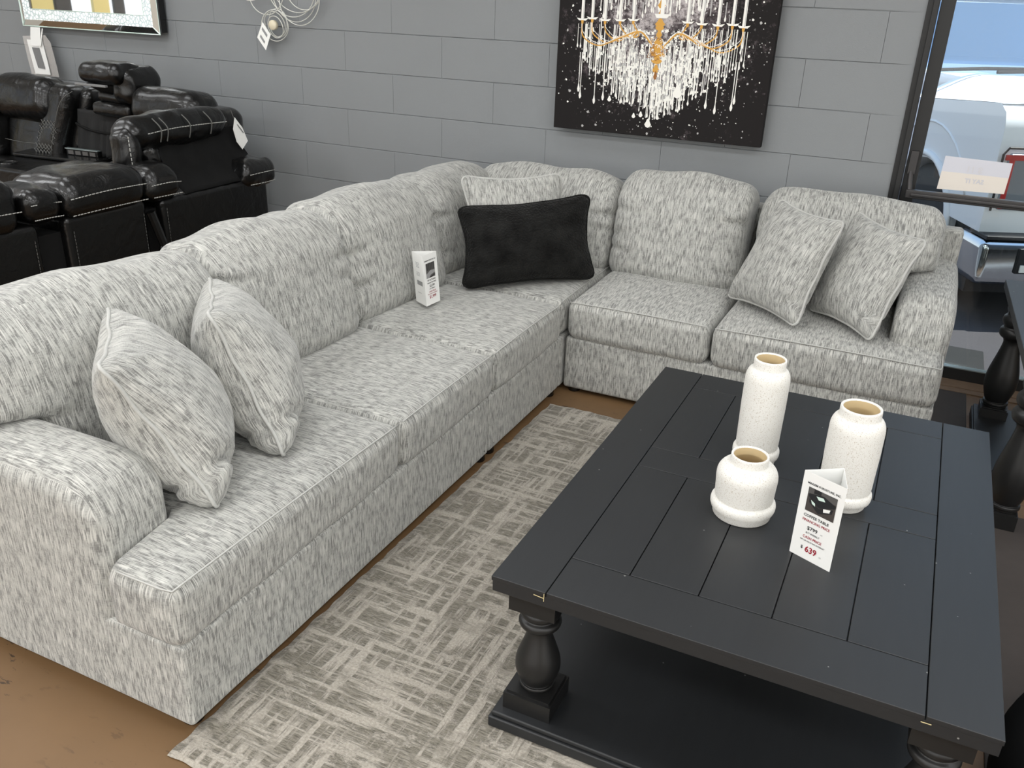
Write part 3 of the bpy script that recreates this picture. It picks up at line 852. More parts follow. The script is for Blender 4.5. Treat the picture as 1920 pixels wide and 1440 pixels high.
# ================================================================== end table
et = thing('side_table', 'taller black side table with turned legs by the glass door', 'table', (.75, 3.4, 0))
m = MB(); Rz = T(.372, 3.95, 0) @ Matrix.Rotation(math.radians(-1.5), 4, 'Z') @ T(-.372, -3.95, 0)
Rz = I4
def slab(x0, y0, z0, x1, y1, z1): m.box(x0, y0, z0, x1, y1, z1)
m.add([(.370,3.95,.575),(1.15,3.95,.575),(1.15,2.93,.575),(.398,2.93,.575),(.370,3.95,.610),(1.15,3.95,.610),(1.15,2.93,.610),(.398,2.93,.610)], [(0,1,2,3),(7,6,5,4),(0,4,5,1),(1,5,6,2),(2,6,7,3),(3,7,4,0)])
m.build('tabletop', 'black_wood', et, bevel=.003)
m = MB(); m.box(.372, 3.315, 0, 1.15, 3.95, .042); m.box(.378, 3.32, .042, 1.144, 3.944, .055); m.build('bottom_shelf', 'black_wood', et, bevel=.003)
turned_leg(et, .445, 3.86, .055, .10, .505, .575, hw=.045, rs=1.15, hwb=.052)
turned_leg(et, 1.08, 3.86, .055, .10, .505, .575, hw=.045, rs=1.15, hwb=.052)
turned_leg(et, .460, 3.02, .0, .07, .505, .575, hw=.045, rs=1.15, hwb=.045)
turned_leg(et, 1.08, 3.02, .0, .07, .505, .575, hw=.045, rs=1.15, hwb=.045)

# ================================================================== black reclining sofas
def puff(parent, name, x0, x1, y0, y1, z0, z1, r=.05, bulge=(.01,.01,.012), lump=.010, lsc=9, mat='black_vinyl', func=None, seg=None, M=None):
    h = ((x1-x0)/2, (y1-y0)/2, (z1-z0)/2); r = min(r, min(h)*.98)
    seed = random.random()*40; lf = lumps(lump, lsc, seed)
    fn = (lambda p: func(lf(p))) if func else lf
    vs, fs = rbox(*h, r, seg or (8,10,6), 4, bulge, fn)
    mm = MB(); MM = T((x0+x1)/2, (y0+y1)/2, (z0+z1)/2)
    if M: MM = MM @ M
    mm.add(vs, fs, M=MM)
    return mm.build(name, mat, parent, smooth=True)
def stitch(parent, pts, r=.0022, mat='stitch', dash=True):
    pts = [V(p) for p in pts]; m = MB()
    sp = spline(pts, 6) if len(pts) > 2 else [pts[0].lerp(pts[1], t/8) for t in range(9)]
    if dash:
        # dashed thread
        seq = []
        for a, b in zip(sp[:-1], sp[1:]):
            n = max(1, int((b-a).length/.012))
            for i in range(n): seq.append((a.lerp(b, i/n), a.lerp(b, (i+.68)/n)))
        for a, b in seq:
            if (b-a).length > 1e-4: t = tube([a, b], r, n=5); m.add(*t)
    else:
        m.add(*tube(sp, r, n=5))
    return m.build('stitching', mat, parent)
lv = thing('reclining_loveseat', 'black vinyl reclining loveseat seen from behind, between the grey sofa and the wall', 'sofa', (-3.3, 2.9, 0))
# rear body panels
def panel(y0, y1, z1a, z1b, x=-3.1):
    m = MB(); m.add([(x,y0,.04),(x,y1,.04),(x,y1,z1b),(x,y0,z1a),(x-.42,y0,.04),(x-.42,y1,.04),(x-.42,y1,z1b),(x-.42,y0,z1a)], [(0,1,2,3),(5,4,7,6),(1,5,6,2),(4,0,3,7),(3,2,6,7),(4,5,1,0)])
    return m.build('back_panel', 'black_vinyl', lv, bevel=.025, bseg=4)
pa = panel(1.2, 2.245, .74, .72); stitch(lv, [(-3.097, 2.215, .66), (-3.097, 2.212, .30)], .0014, 'stitch_dim')
pb = panel(2.365, 2.785, .72, .72); stitch(lv, [(-3.097, 2.395, .66), (-3.097, 2.395, .30)], .0014, 'stitch_dim'); stitch(lv, [(-3.097, 2.76, .66), (-3.097, 2.76, .30)], .0014, 'stitch_dim')
pc = panel(2.87, 3.592, .70, .695); stitch(lv, [(-3.097, 2.895, .66), (-3.097, 2.895, .30)], .0014, 'stitch_dim')
m = MB(); m.box(-3.50, 1.3, .04, -3.14, 3.58, .66); m.build('inner_frame', 'black_cloth', lv)
m = MB(); m.add(*tube([(-3.10, 2.80, .66), (-3.085, 2.84, .50), (-3.10, 2.80, .34)], .02)); m.build('release_lever', 'black_gloss', lv)
puff(lv, 'back_pad', -3.38, -3.09, 1.72, 2.190, .70, .915, .075, lump=.012)
stitch(lv, [(-3.083, 1.75, .80), (-3.079, 1.95, .795), (-3.085, 2.18, .785)])
puff(lv, 'back_pad', -3.36, -3.085, 2.205, 2.362, .725, .845, .05)
stitch(lv, [(-3.079, 2.215, .80), (-3.074, 2.28, .80), (-3.080, 2.352, .792)]); stitch(lv, [(-3.079, 2.22, .742), (-3.076, 2.28, .742), (-3.080, 2.352, .738)])
puff(lv, 'back_pad', -3.42, -3.075, 2.372, 2.785, .705, .862, .06, lump=.010, bulge=(.012,.01,.022))
stitch(lv, [(-3.068, 2.385, .795), (-3.058, 2.57, .803), (-3.066, 2.775, .795)]); stitch(lv, [(-3.070, 2.385, .728), (-3.060, 2.57, .732), (-3.066, 2.775, .728)])
puff(lv, 'back_pad', -3.40, -3.085, 2.80, 2.995, .70, .835, .055, bulge=(.01,.01,.022))
stitch(lv, [(-3.079, 2.81, .775), (-3.069, 2.9, .778), (-3.080, 2.985, .768)]); stitch(lv, [(-3.079, 2.815, .722), (-3.071, 2.9, .722), (-3.080, 2.985, .718)])
# raised recliner back with rolled head end
puff(lv, 'headrest', -3.38, -3.22, 2.86, 3.485, .905, 1.028, .058, bulge=(.01,.0,.02), seg=(6,24,5), lump=.010, lsc=14)
stitch(lv, [(-3.212, 2.95, .97), (-3.203, 3.1, .98), (-3.205, 3.3, .977), (-3.212, 3.46, .97)])
for yy in (3.02, 3.06, 3.2, 3.34): stitch(lv, [(-3.215, yy, .925), (-3.199, yy-.003, .985), (-3.235, yy-.015, 1.03)], .0028, 'stitch_dim', False)
puff(lv, 'side_bolster', -3.35, -3.225, 2.835, 2.93, .74, 1.0, .05, bulge=(.01,.01,0), seg=(6,5,12))
stitch(lv, [(-3.222, 2.845, .97), (-3.216, 2.842, .86), (-3.22, 2.85, .76)])
puff(lv, 'side_bolster', -3.34, -3.25, 2.975, 3.06, .76, .915, .04, bulge=(.01,.01,0), seg=(5,5,10), lump=.012, lsc=24)
m = MB(); vs = []; fs = []; uv = []
for j in range(15):
    for i in range(31):
        y = 3.03+.55*i/30; t = j/14; z = .935-.235*t
        x = -3.27+.16*t**1.8+.010*noise.noise(V((y*14, t*4, 0)))
        vs.append(V((x, y, z))); uv.append((y, z))
for j in range(14):
    for i in range(30): a = j*31+i; fs.append((a, a+31, a+32, a+1))
m.add(vs, fs, uv); dc = m.build('dust_cloth', 'black_cloth', lv, smooth=True); s_ = dc.modifiers.new('s', 'SOLIDIFY'); s_.thickness = .004
puff(lv, 'armrest', -3.34, -3.075, 3.41, 3.650, .655, .775, .05, bulge=(.01,.008,.016), lump=.010, lsc=14)
stitch(lv, [(-3.068, 3.43, .725), (-3.058, 3.54, .728), (-3.076, 3.625, .722)]); stitch(lv, [(-3.070, 3.43, .675), (-3.06, 3.54, .675), (-3.078, 3.625, .672)])
# price tag hanging on the loveseat
tg = thing('price_tag', 'white paper tag hanging off the raised back of the black loveseat', 'tag', (-3.2, 3.54, .9))
m = MB(); m.add([(-3.214,3.515,.985),(-3.208,3.558,.93),(-3.20,3.58,.862),(-3.20,3.535,.825),(-3.202,3.50,.868),(-3.21,3.492,.93)], [(0,1,2,3,4,5)], uvs=[(0,0)]*6); o = m.build('paper', 'paper_tag', tg); o.modifiers.new('s', 'SOLIDIFY').thickness = .0012
m = MB(); m.add([(-3.206,3.52,.95),(-3.206,3.524,.95),(-3.200,3.558,.905),(-3.200,3.553,.905)], [(0,1,2,3)], uvs=[(0,0)]*4); m.build('printed_line', 'ink', tg)
m = MB(); m.add(*tube([(-3.216, 3.512, .98), (-3.225, 3.505, 1.02)], .0015, n=5)); m.build('string', 'stitch_dim', tg)

rs = thing('reclining_sofa', 'black vinyl reclining sofa along the back wall, with folded-down console', 'sofa', (-4.6, 3.8, 0))
m = MB(); m.box(-5.9, 3.35, .04, -4.50, 4.1, .42); m.box(-4.50, 3.86, .04, -3.72, 4.1, .62); m.build('base', 'black_vinyl', rs, bevel=.03, bseg=3)
m = MB(); m.box(-5.9, 4.02, .42, -3.78, 4.12, .80); m.build('back_frame', 'black_vinyl', rs, bevel=.03, bseg=3)
tb = Matrix.Rotation(math.radians(-12), 4, 'X')
# left seat: headrest, backrest, quilted wing, seat
puff(rs, 'headrest', -5.31, -4.80, 3.68, 3.90, .785, 1.045, .095, lump=.008, bulge=(.0,.02,.01), M=tb)
puff(rs, 'backrest', -5.30, -4.92, 3.74, 3.93, .50, .86, .06, lump=.006, M=tb)
stitch(rs, [(-5.28, 3.715, .66), (-5.1, 3.71, .655), (-4.95, 3.715, .66)], .002, 'stitch_dim', False)
def wing(p):
    p = V(p); t = smooth01(p.z, -.22, .22); p.x += -.10*(1-t); p.y += .06*t; return p
puff(rs, 'side_wing', -4.88, -4.67, 3.66, 3.86, .54, 1.005, .06, lump=.005, func=wing, seg=(6,6,14))
puff(rs, 'side_wing', -4.72, -4.60, 3.76, 3.95, .56, .985, .05, lump=.005, func=wing, seg=(6,6,14))
stitch(rs, [(-4.80, 3.635, .58), (-4.735, 3.66, .80), (-4.70, 3.70, .93), (-4.66, 3.76, .985)], .0016, 'stitch_dim', False)
m = MB()
for i in range(7):
    for j in range(5):
        u0, v0 = i/7, j/5
        if u0+v0*.2 > 1.0: continue
        a = V((-4.96+.075*u0*1.2+.028*j, 3.645+.045*u0, .575+.24*u0)); 
        m.add(*tube([a, a+V((.030, .004, .03))], .0022, n=5)); m.add(*tube([a+V((.030,0,0)), a+V((0, .004, .033))], .0022, n=5))
m.build('quilting', 'stitch_dim', rs)
puff(rs, 'side_wing', -5.52, -5.30, 3.66, 3.88, .54, .98, .06, lump=.005, seg=(6,6,14))
puff(rs, 'seat', -5.45, -4.98, 3.36, 3.75, .40, .55, .06, lump=.006)
# folded-down console
con = MB()
con.add([(-5.08,3.76,.50),(-4.42,3.84,.50),(-4.34,3.30,.50),(-4.99,3.28,.50),(-5.08,3.76,.60),(-4.42,3.84,.60),(-4.34,3.30,.60),(-4.99,3.28,.60)], [(3,2,1,0),(4,5,6,7)[::-1],(0,1,5,4)[::-1],(1,2,6,5)[::-1],(2,3,7,6)[::-1],(3,0,4,7)[::-1]])
cn = con.build('console', 'black_vinyl', rs, bevel=.02, bseg=4)
con = MB(); con.add([(-5.02,3.56,.602),(-4.41,3.62,.602),(-4.44,3.84,.602),(-5.07,3.78,.602),(-5.02,3.56,.622),(-4.41,3.62,.622),(-4.44,3.84,.622),(-5.07,3.78,.622)], [(3,2,1,0),(4,5,6,7),(0,1,5,4),(1,2,6,5),(2,3,7,6),(3,0,4,7)])
con.build('tray', 'black_gloss', cn, bevel=.006)
for (hx_, hy_) in ((-4.86, 3.40), (-4.50, 3.42)):
    q = MB(); q.add(*[a for a in tube([(hx_+.05*cos(t*2*pi/20), hy_+.05*sin(t*2*pi/20), .601) for t in range(20)], .006, True, 6)]); 
    q.add(*lathe([(.045,.5985),(.046,.6015)], 20, hx_, hy_)); q.build('cup_holder', 'black_gloss', cn, smooth=True)
ob_ = MB(); Mo = T(-4.60, 3.73, .622) @ Matrix.Rotation(math.radians(5), 4, 'Z')
ob_.box(-.12, -.025, 0, .12, .03, .035, M=Mo); o = ob_.build('outlet_block', 'black_gloss', cn, bevel=.003)
ob_ = MB(); ob_.box(-.125, -.03, .036, .125, -.005, .041, M=Mo); ob_.build('metal_lid', 'bright_metal', o)
ob_ = MB()
for k_ in range(4): ob_.box(-.105+k_*.055, -.027, .006, -.065+k_*.055, -.024, .028, M=Mo)
ob_.build('socket', 'display_dark', o)
# flipped-up middle back
mh = puff(rs, 'flip_up_headrest', -4.47, -4.15, 3.64, 3.86, 1.06, 1.165, .05, lump=.008, lsc=14, bulge=(0,.01,.01))
puff(rs, 'flip_up_headrest', -4.28, -4.12, 3.70, 3.95, .95, 1.14, .06, lump=.010, lsc=14)
m = MB(); m.box(-4.46, 3.62, 1.045, -4.22, 3.64, 1.058); m.build('lamp_strip', 'silver_plastic', rs, bevel=.003)
m = MB(); m.add([(-4.50,3.70,1.05),(-4.18,3.70,1.05),(-4.18,3.85,1.05),(-4.50,3.85,1.05),(-4.42,3.76,.99),(-4.15,3.76,.99),(-4.15,3.85,.99),(-4.42,3.85,.99)], [(3,2,1,0),(4,5,6,7),(0,1,5,4),(1,2,6,5),(2,3,7,6),(3,0,4,7)][::1]); m.build('hinge_housing', 'black_cloth', rs, bevel=.02)
puff(rs, 'bolster', -4.44, -4.17, 3.74, 3.86, .945, 1.005, .028, lump=.004)
puff(rs, 'bolster', -4.47, -4.18, 3.72, 3.86, .875, .94, .02, lump=.004)
m = MB(); vs = []; fs = []; uv = []
for j in range(13):
    for i in range(41):
        t = j/12; x = -4.66-.04*t+(.44)*i/40; z = .885-.26*t
        y = 3.78-.02*t+.012*sin(i*.95+1.5*sin(i*.3))*(t**.5)*(1 if t > .25 else .2)
        vs.append(V((x, y, z))); uv.append((x, z))
for j in range(12):
    for i in range(40): a = j*41+i; fs.append((a, a+1, a+42, a+41))
m.add(vs, fs, uv); o = m.build('gathered_pocket', 'grey_cloth', rs, smooth=True); o.modifiers.new('s', 'SOLIDIFY').thickness = .006
m = MB(); m.add(*tube(spline([(-4.68, 3.765, .80), (-4.58, 3.76, .775), (-4.45, 3.76, .765), (-4.3, 3.765, .775), (-4.24, 3.77, .785)], 6), .008, n=6)); m.build('pocket_hem', 'black_cloth', rs, smooth=True)
# right seat
puff(rs, 'headrest', -4.13, -3.63, 3.66, 3.90, .84, 1.045, .085, lump=.006, bulge=(0,.01,.012), M=tb)
puff(rs, 'backrest', -4.20, -3.72, 3.76, 3.93, .55, .93, .05)
puff(rs, 'side_wing', -3.70, -3.50, 3.72, 3.92, .80, .965, .06, lump=.006)

# ================================================================== on the wall
art = thing('canvas_art', 'dark unframed canvas on the grey wall, painted with a white and gold crystal chandelier', 'painting', (-1.25, 4.26, .99))
m = MB(); m.box(-1.771, 4.232, .985, -.729, 4.272, 2.05); m.build('canvas', 'dark_canvas', art, bevel=.003)
rr = random.Random(4); m = MB(); YA = 4.2312; FC = [0]
def flat(pts, mi, dy=0): 
    dy += FC[0]; FC[0] = (FC[0]+.0000013) % .0004
    m.add([V((x, YA-dy, z)) for x, z in pts], [tuple(range(len(pts)))], uvs=[(0,0)]*len(pts), mi=mi)
def rect(x, z0, z1, w, mi, dy=.0003, lean=0): flat([(x-w/2, z0), (x+w/2, z0), (x+w/2+lean, z1), (x-w/2+lean, z1)], mi, dy)
def drop(x, z, w, h, mi=0, dy=.0004): flat([(x+w*.5*sin(2*pi*k/10)*(1 if cos(2*pi*k/10) < .3 else .55), z-h*.5+(-h*.5)*-cos(2*pi*k/10)*1.0) for k in range(10)][::-1], mi, dy)
def stroke(pts, w, mi, dy=.0005):
    P = spline([(a, 0, b) for a, b in pts], 8)
    for a, b in zip(P[:-1], P[1:]):
        d = (b-a); 
        if d.length < 1e-6: continue
        n_ = V((-d.z, 0, d.x)).normalized()*w/2
        flat([(a.x-n_.x, a.z-n_.z), (b.x-n_.x, b.z-n_.z), (b.x+n_.x, b.z+n_.z), (a.x+n_.x, a.z+n_.z)], mi, dy)
CX = -1.262
# background splatter
for i in range(900):
    a = rr.uniform(0, 2*pi); rad = abs(rr.gauss(.33, .12)); x = CX+rad*cos(a)*1.15; z = 1.36+rad*sin(a)*.95
    if not (-1.76 < x < -.74 and .995 < z < 1.95): continue
    s = rr.uniform(.0008, .0035)*(1 if rr.random() < .85 else 2)
    flat([(x+s*cos(k*pi/3)*rr.uniform(.6, 1.4), z+s*sin(k*pi/3)*rr.uniform(.6, 1.4)) for k in range(6)], rr.choice([0,1,1,4]), .0001)
# strands hanging in the centre cascade
for i in range(430):
    x = CX+rr.gauss(0, .145)
    if abs(x-CX) > .34: continue
    prof_ = 1.08+ (abs(x-CX)/.34)**1.2*.16
    z0 = prof_+rr.uniform(0, .22); ln = rr.uniform(.03, .12)
    rect(x, z0, z0+ln, rr.uniform(.0018, .005), rr.choice([0,0,0,1]), .0003+rr.random()*.0004)
    drop(x, z0+.004, rr.uniform(.006, .011), rr.uniform(.014, .030), rr.choice([0,0,0,1]), .0005+rr.random()*.0003)
for i in range(420):
    x = CX+max(-.33, min(.33, rr.gauss(0, .15))); z = rr.uniform(1.20, 1.47); s = rr.uniform(.004, .012)
    flat([(x+s*cos(k*pi/4+.2)*(1 if k % 2 else .45), z+s*sin(k*pi/4+.2)*(1 if k % 2 else .45)) for k in range(8)], rr.choice([0,0,1]), .0006+rr.random()*.0003)
for i in range(200):
    x = CX+rr.uniform(-.30, .30); z = rr.uniform(1.53, 1.75)
    rect(x, z, z+rr.uniform(.02, .08), rr.uniform(.002, .006), rr.choice([0,0,1]), .0003+rr.random()*.0003)
    if rr.random() < .4: drop(x, z+.004, .010, rr.uniform(.02, .04), 0, .0006)
# arms, candle cups and candles
for sx in (-1, 1):
    for k_, (ox, zz, low) in enumerate(((.385, 1.498, 1.385), (.335, 1.505, 1.40), (.270, 1.500, 1.41), (.195, 1.502, 1.43), (.13, 1.506, 1.44))):
        x = CX+sx*ox
        stroke([(CX+sx*.03, 1.40), (CX+sx*.09, 1.455), (CX+sx*(.09+ox*.25), 1.43), (CX+sx*(ox*.75), low), (x-sx*.01, low+.035), (x, zz-.012)], .0055, 2, .0009)
        stroke([(CX+sx*.03, 1.405), (CX+sx*.09, 1.462), (CX+sx*(.09+ox*.28), 1.425), (CX+sx*(ox*.75), low+.008), (x-sx*.012, low+.05), (x-.002, zz-.012)], .0022, 0, .00095)
        flat([(x-.030, zz+.006), (x-.018, zz-.006), (x+.018, zz-.006), (x+.030, zz+.006), (x, zz+.001)], 0, .001)
        flat([(x-.005, zz-.02), (x+.005, zz-.02), (x+.007, zz-.005), (x-.007, zz-.005)], 2, .001)
        rect(x, zz, 1.9, .015, 0, .0010); rect(x+.004, zz, 1.9, .003, 1, .0011)
        for d_ in range(6):
            xx = x+rr.uniform(-.03, .03); l_ = rr.uniform(.04, .14); rect(xx, zz-.02-l_, zz-.02, .0025, 0, .0007); drop(xx, zz-.02-l_+.004, .009, .026, 0, .0008)
    for d_ in range(16):
        u_ = d_/15; xx = CX+sx*(.20+u_*.17); zz = 1.39+.02*u_; l_ = .05+.06*sin(u_*3)+rr.uniform(0, .02)
        rect(xx, zz-l_, zz, .0025, 0, .0008); drop(xx, zz-l_+.003, .008, .022, 0, .0009)
    for ox, zb in ((.385, 1.20), (.375, 1.17), (.30, 1.15), (.255, 1.17)):
        rect(CX+sx*ox, zb, 1.35, .0035, 0, .0008); drop(CX+sx*ox, zb+.01, .014, .045, 0, .001)
# centre stem
for zz, w_ in ((1.75,.02),(1.62,.014),(1.58,.026),(1.54,.018),(1.50,.034),(1.485,.03),(1.455,.020),(1.42,.030),(1.40,.042),(1.37,.046),(1.34,.038),(1.30,.024),(1.27,.014)):
    drop(CX, zz+.018, w_*1.5, .040, rr.choice([2,2,3]), .0011)
rect(CX+.006, 1.53, 1.9, .018, 0, .0013); flat([(CX-.03,1.536),(CX-.02,1.518),(CX+.03,1.518),(CX+.045,1.536)], 0, .0014)
for i in range(60):
    a = rr.uniform(0, 2*pi); q_ = rr.uniform(.01, .05); x = CX+q_*cos(a); z = 1.38+q_*sin(a)*1.2
    stroke([(x, z), (x+.01*cos(a+1), z+.01*sin(a+1)), (x+.016*cos(a+2), z+.016*sin(a+2))], .0025, rr.choice([0,2,3]), .0015)
for x, z, w_ in ((CX+.115, 1.235, .05), (CX-.015, 1.07, .035), (CX-.055, 1.10, .022), (CX+.03, 1.09, .018), (CX-.22, 1.16, .022), (CX-.09, 1.09, .02)): drop(x, z, w_, w_*1.25, 0, .0014)
m.build('painted_chandelier', ['art_white', 'art_grey', 'art_gold', 'art_brown', 'display_dark'], art)

mi_ = thing('wall_mirror', 'rectangular wall mirror with a glittering crystal border on the grey wall', 'mirror', (-5.0, 4.26, 1.3))
mx0, mx1, mz0, mz1 = -5.612, -4.397, 1.294, 2.10
m = MB(); m.box(mx0+.012, 4.238, mz0+.012, mx1+.012, 4.285, mz1-.01); m.build('backing_box', 'black_gloss', mi_)
def frame(x0, z0, x1, z1, w, y0, y1, name, mat, bev=0):
    m = MB(); o = [(x0,z0),(x1,z0),(x1,z1),(x0,z1)]; i_ = [(x0+w,z0+w),(x1-w,z0+w),(x1-w,z1-w),(x0+w,z1-w)]
    vs = [V((x, y0, z)) for x, z in o]+[V((x, y1, z)) for x, z in i_]; fs = []
    for k in range(4): j = (k+1) % 4; fs.append((k, j, 4+j, 4+k))
    m.add(vs, fs); return m.build(name, mat, mi_)
frame(mx0, mz0, mx1, mz1, .040, 4.238, 4.226, 'beveled_border', 'mirror_glass')
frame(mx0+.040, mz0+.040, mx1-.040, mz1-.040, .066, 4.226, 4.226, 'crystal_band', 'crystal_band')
m = MB(); m.add([(mx0+.106,4.228,mz0+.106),(mx1-.106,4.228,mz0+.106),(mx1-.106,4.228,mz1-.106),(mx0+.106,4.228,mz1-.106)], [(0,1,2,3)]); m.build('mirror_pane', 'mirror_glass', mi_)
m = MB()
for (a, b) in (((mx0,mz0),(mx1,mz0)), ((mx1,mz0),(mx1,mz1)), ((mx0,mz0),(mx0,mz1)), ((mx0+.106,mz0+.106),(mx1-.106,mz0+.106)), ((mx1-.106,mz0+.106),(mx1-.106,mz1-.106)), ((mx1,mz0),(mx1-.04,mz0+.04)), ((mx0,mz0),(mx0+.04,mz0+.04))):
    m.add(*tube([(a[0], 4.2255 if a[0] not in (mx0,mx1) else 4.236, a[1]), (b[0], 4.2255 if b[0] not in (mx0,mx1) else 4.236, b[1])], .0028, n=6))
m.build('edge_strip', 'mirror_edge', mi_)
mt = thing('mirror_paperwork', 'white paper strips and plastic sleeve hanging below the mirror', 'paper', (-5.4, 4.23, 1.2))
def sheet(name, pts, mat, par, th=.001):
    m = MB(); m.add([V(p) for p in pts], [tuple(range(len(pts)))], uvs=[(0,0)]*len(pts)); o = m.build(name, mat, par); o.modifiers.new('s', 'SOLIDIFY').thickness = th; return o
sheet('paper_strip', [(-5.53,4.225,1.29),(-5.44,4.225,1.29),(-5.435,4.21,1.22),(-5.44,4.205,1.175),(-5.53,4.205,1.175),(-5.535,4.215,1.23)], 'paper', mt)
sheet('paper_strip', [(-5.415,4.225,1.285),(-5.425,4.225,1.285),(-5.442,4.20,1.17),(-5.43,4.2,1.18)], 'paper', mt)
sheet('paper_card', [(-5.575,4.215,1.21),(-5.43,4.215,1.215),(-5.40,4.205,1.09),(-5.385,4.20,1.0),(-5.53,4.20,1.0),(-5.55,4.205,1.10)], 'paper', mt)
sheet('printed_photo', [(-5.53,4.208,1.165),(-5.46,4.208,1.165),(-5.425,4.197,1.035),(-5.49,4.197,1.04)], 'silver_plastic', mt)
sheet('plastic_sleeve', [(-5.62,4.222,1.23),(-5.40,4.222,1.245),(-5.36,4.222,1.20),(-5.33,4.215,1.05),(-5.32,4.21,.99),(-5.58,4.21,.99),(-5.60,4.215,1.10)], 'clear_plastic', mt)

ws = thing('wire_wall_sculpture', 'silver wire loops wall sculpture with a round candle cup', 'wall art', (-3.45, 4.27, 1.5))
for i, (x, z, r, y, ti) in enumerate(((-3.575,1.565,.125,4.26,.1), (-3.345,1.520,.126,4.255,-.1), (-3.385,1.545,.135,4.262,.15), (-3.40,1.60,.165,4.25,0), (-3.325,1.615,.14,4.265,.1), (-3.36,1.66,.20,4.26,-.1), (-3.60,1.66,.14,4.262,.05), (-3.68,1.60,.09,4.25,0),
                          (-3.522,1.386,.083,4.25,.1), (-3.532,1.392,.067,4.262,-.15), (-3.515,1.378,.058,4.245,.1), (-3.505,1.40,.075,4.258,.0))):
    pts = [(x+r*cos(t*2*pi/48)*(1+.04*sin(t*2*pi/48*2+i)), y+.010*sin(t*2*pi/48+i), z+r*sin(t*2*pi/48)) for t in range(48)]
    m = MB(); m.add(*tube(pts, .0026, True, 6)); m.build('wire_loop', 'silver_wire', ws, smooth=True)
m = MB(); vs, fs, uv = lathe([(.022,0),(.026,.002),(.027,.02),(.025,.024),(.001,.024)], 28); m.add(vs, fs, uv, M=T(-3.528, 4.255, 1.388) @ Matrix.Rotation(pi/2, 4, 'X')); m.build('candle_cup', 'cream_wax', ws, smooth=True)
tg = thing('price_tag', 'white diamond-hung paper tag on the silver wire sculpture', 'tag', (-3.59, 4.24, 1.33))
sheet('paper', [(-3.600,4.238,1.402),(-3.545,4.235,1.338),(-3.583,4.228,1.252),(-3.642,4.232,1.318)], 'paper_tag', tg)
sheet('printed_line', [(-3.600,4.2335,1.375),(-3.566,4.2315,1.335),(-3.572,4.231,1.320),(-3.606,4.2325,1.362)], 'ink_grey', tg, .0002)
sheet('printed_line', [(-3.615,4.2315,1.335),(-3.585,4.229,1.298),(-3.592,4.229,1.286),(-3.622,4.231,1.322)], 'ink_grey', tg, .0002)
m = MB(); m.add(*tube([(-3.600, 4.24, 1.400), (-3.592, 4.245, 1.43)], .0012, n=5)); m.build('string', 'stitch', tg)

# paper notice on the door glass
nt_ = thing('paper_notice', 'pale paper notice taped to the glass above the push bar, seen from behind', 'notice', (.15, 4.318, .88))
a_ = V((.050, 4.316, 1.018)); b_ = V((.313, 4.316, 1.012)); c_ = V((.310, 4.316, .882)); d_ = V((.045, 4.316, .874))
sheet('paper_top_half', [a_, b_, (.312,4.316,.950), (.048,4.316,.952)], 'paper_upper', nt_, .0006)
sheet('paper_bottom_half', [(.048,4.316,.952), (.312,4.316,.950), c_, d_], 'paper_lower', nt_, .0006)
m = MB(); FN = T(.175, 4.3148, .958) @ Matrix.Rotation(pi/2, 4, 'X') @ Matrix.Scale(-1, 4, (1,0,0))
text_to(m, '$ 11', .036, FN, 0, bold=.001); text_to(m, 'SAY IT', .026, FN @ T(-.01, -.045, 0), 0, bold=.001)
m.build('faint_lettering', 'faint_ink', nt_)

# ================================================================== outside: white SUV
car = thing('parked_car', 'white sport utility vehicle parked outside the shop window', 'car', (.33, 5.4, -.05))
C0 = V((.315, 5.42, 0)); fd = V((.42, -.907, 0)).normalized(); wd = V((.907, .42, 0)).normalized()   # forward, to the right in view
def cp(t, w, z): return C0 - fd*t + wd*w + V((0,0,z))
# side profile (t back from the front corner, z), with wheel arch
ac = (.82, .30); ar = .44
prof = [(0, .475), (0, 1.03), (.03, 1.11), (.10, 1.15), (1.25, 1.055), (1.9, 1.05), (4.3, 1.05), (4.3, .25), (1.5, .22)]
arch = [(ac[0]+ar*cos(a), ac[1]+ar*sin(a)) for a in [math.radians(d) for d in range(-6, 187, 12)]]
poly_ = prof[:]+[p for p in arch]+[(.37, .475)]
m = MB(); n_ = len(poly_)
vs = [cp(t, 0, z) for t, z in poly_]+[cp(t, 1.75, z) for t, z in poly_]
fs = [tuple(range(n_)), tuple(range(2*n_-1, n_-1, -1))]+[(i, (i+1) % n_, n_+(i+1) % n_, n_+i)[::-1] for i in range(n_)]
m.add(vs, fs); m.build('body', 'car_paint', car, bevel=.03, bseg=3)
m = MB(); m.add(*tube([cp(ac[0]+(ar+.03)*cos(math.radians(d)), -.006, ac[1]+(ar+.03)*sin(math.radians(d))) for d in range(0, 181, 10)], .02, n=8)); m.add(*tube([cp(ac[0]+(ar+.22)*cos(math.radians(d)), .0, ac[1]+(ar+.22)*sin(math.radians(d))) for d in range(30, 151, 10)], .008, n=6)); m.build('fender_flare', 'car_paint', car, smooth=True)
m = MB(); vs, fs, uv = lathe([(.20,0),(.33,.0),(.37,.03),(.385,.10),(.37,.2),(.33,.23),(.1,.23)], 40); wm = Matrix(((-fd.x, 0, wd.x, 0), (-fd.y, 0, wd.y, 0), (0, 1, 0, 0), (0,0,0,1)))
m.add(vs, fs, uv, M=Matrix.Translation(cp(ac[0], .03, .33)) @ wm); m.build('wheel', 'tire', car, smooth=True)
m = MB(); m.add([cp(.1,.05,.1), cp(1.5,.05,.1), cp(1.5,1.7,.1), cp(.1,1.7,.1), cp(.1,.05,.6), cp(1.5,.05,.6), cp(1.5,1.7,.6), cp(.1,1.7,.6)], [(0,1,2,3),(7,6,5,4),(0,4,5,1),(1,5,6,2),(2,6,7,3),(3,7,4,0)]); m.build('underbody', 'car_dark', car)
m = MB(); vs = []; fs = []
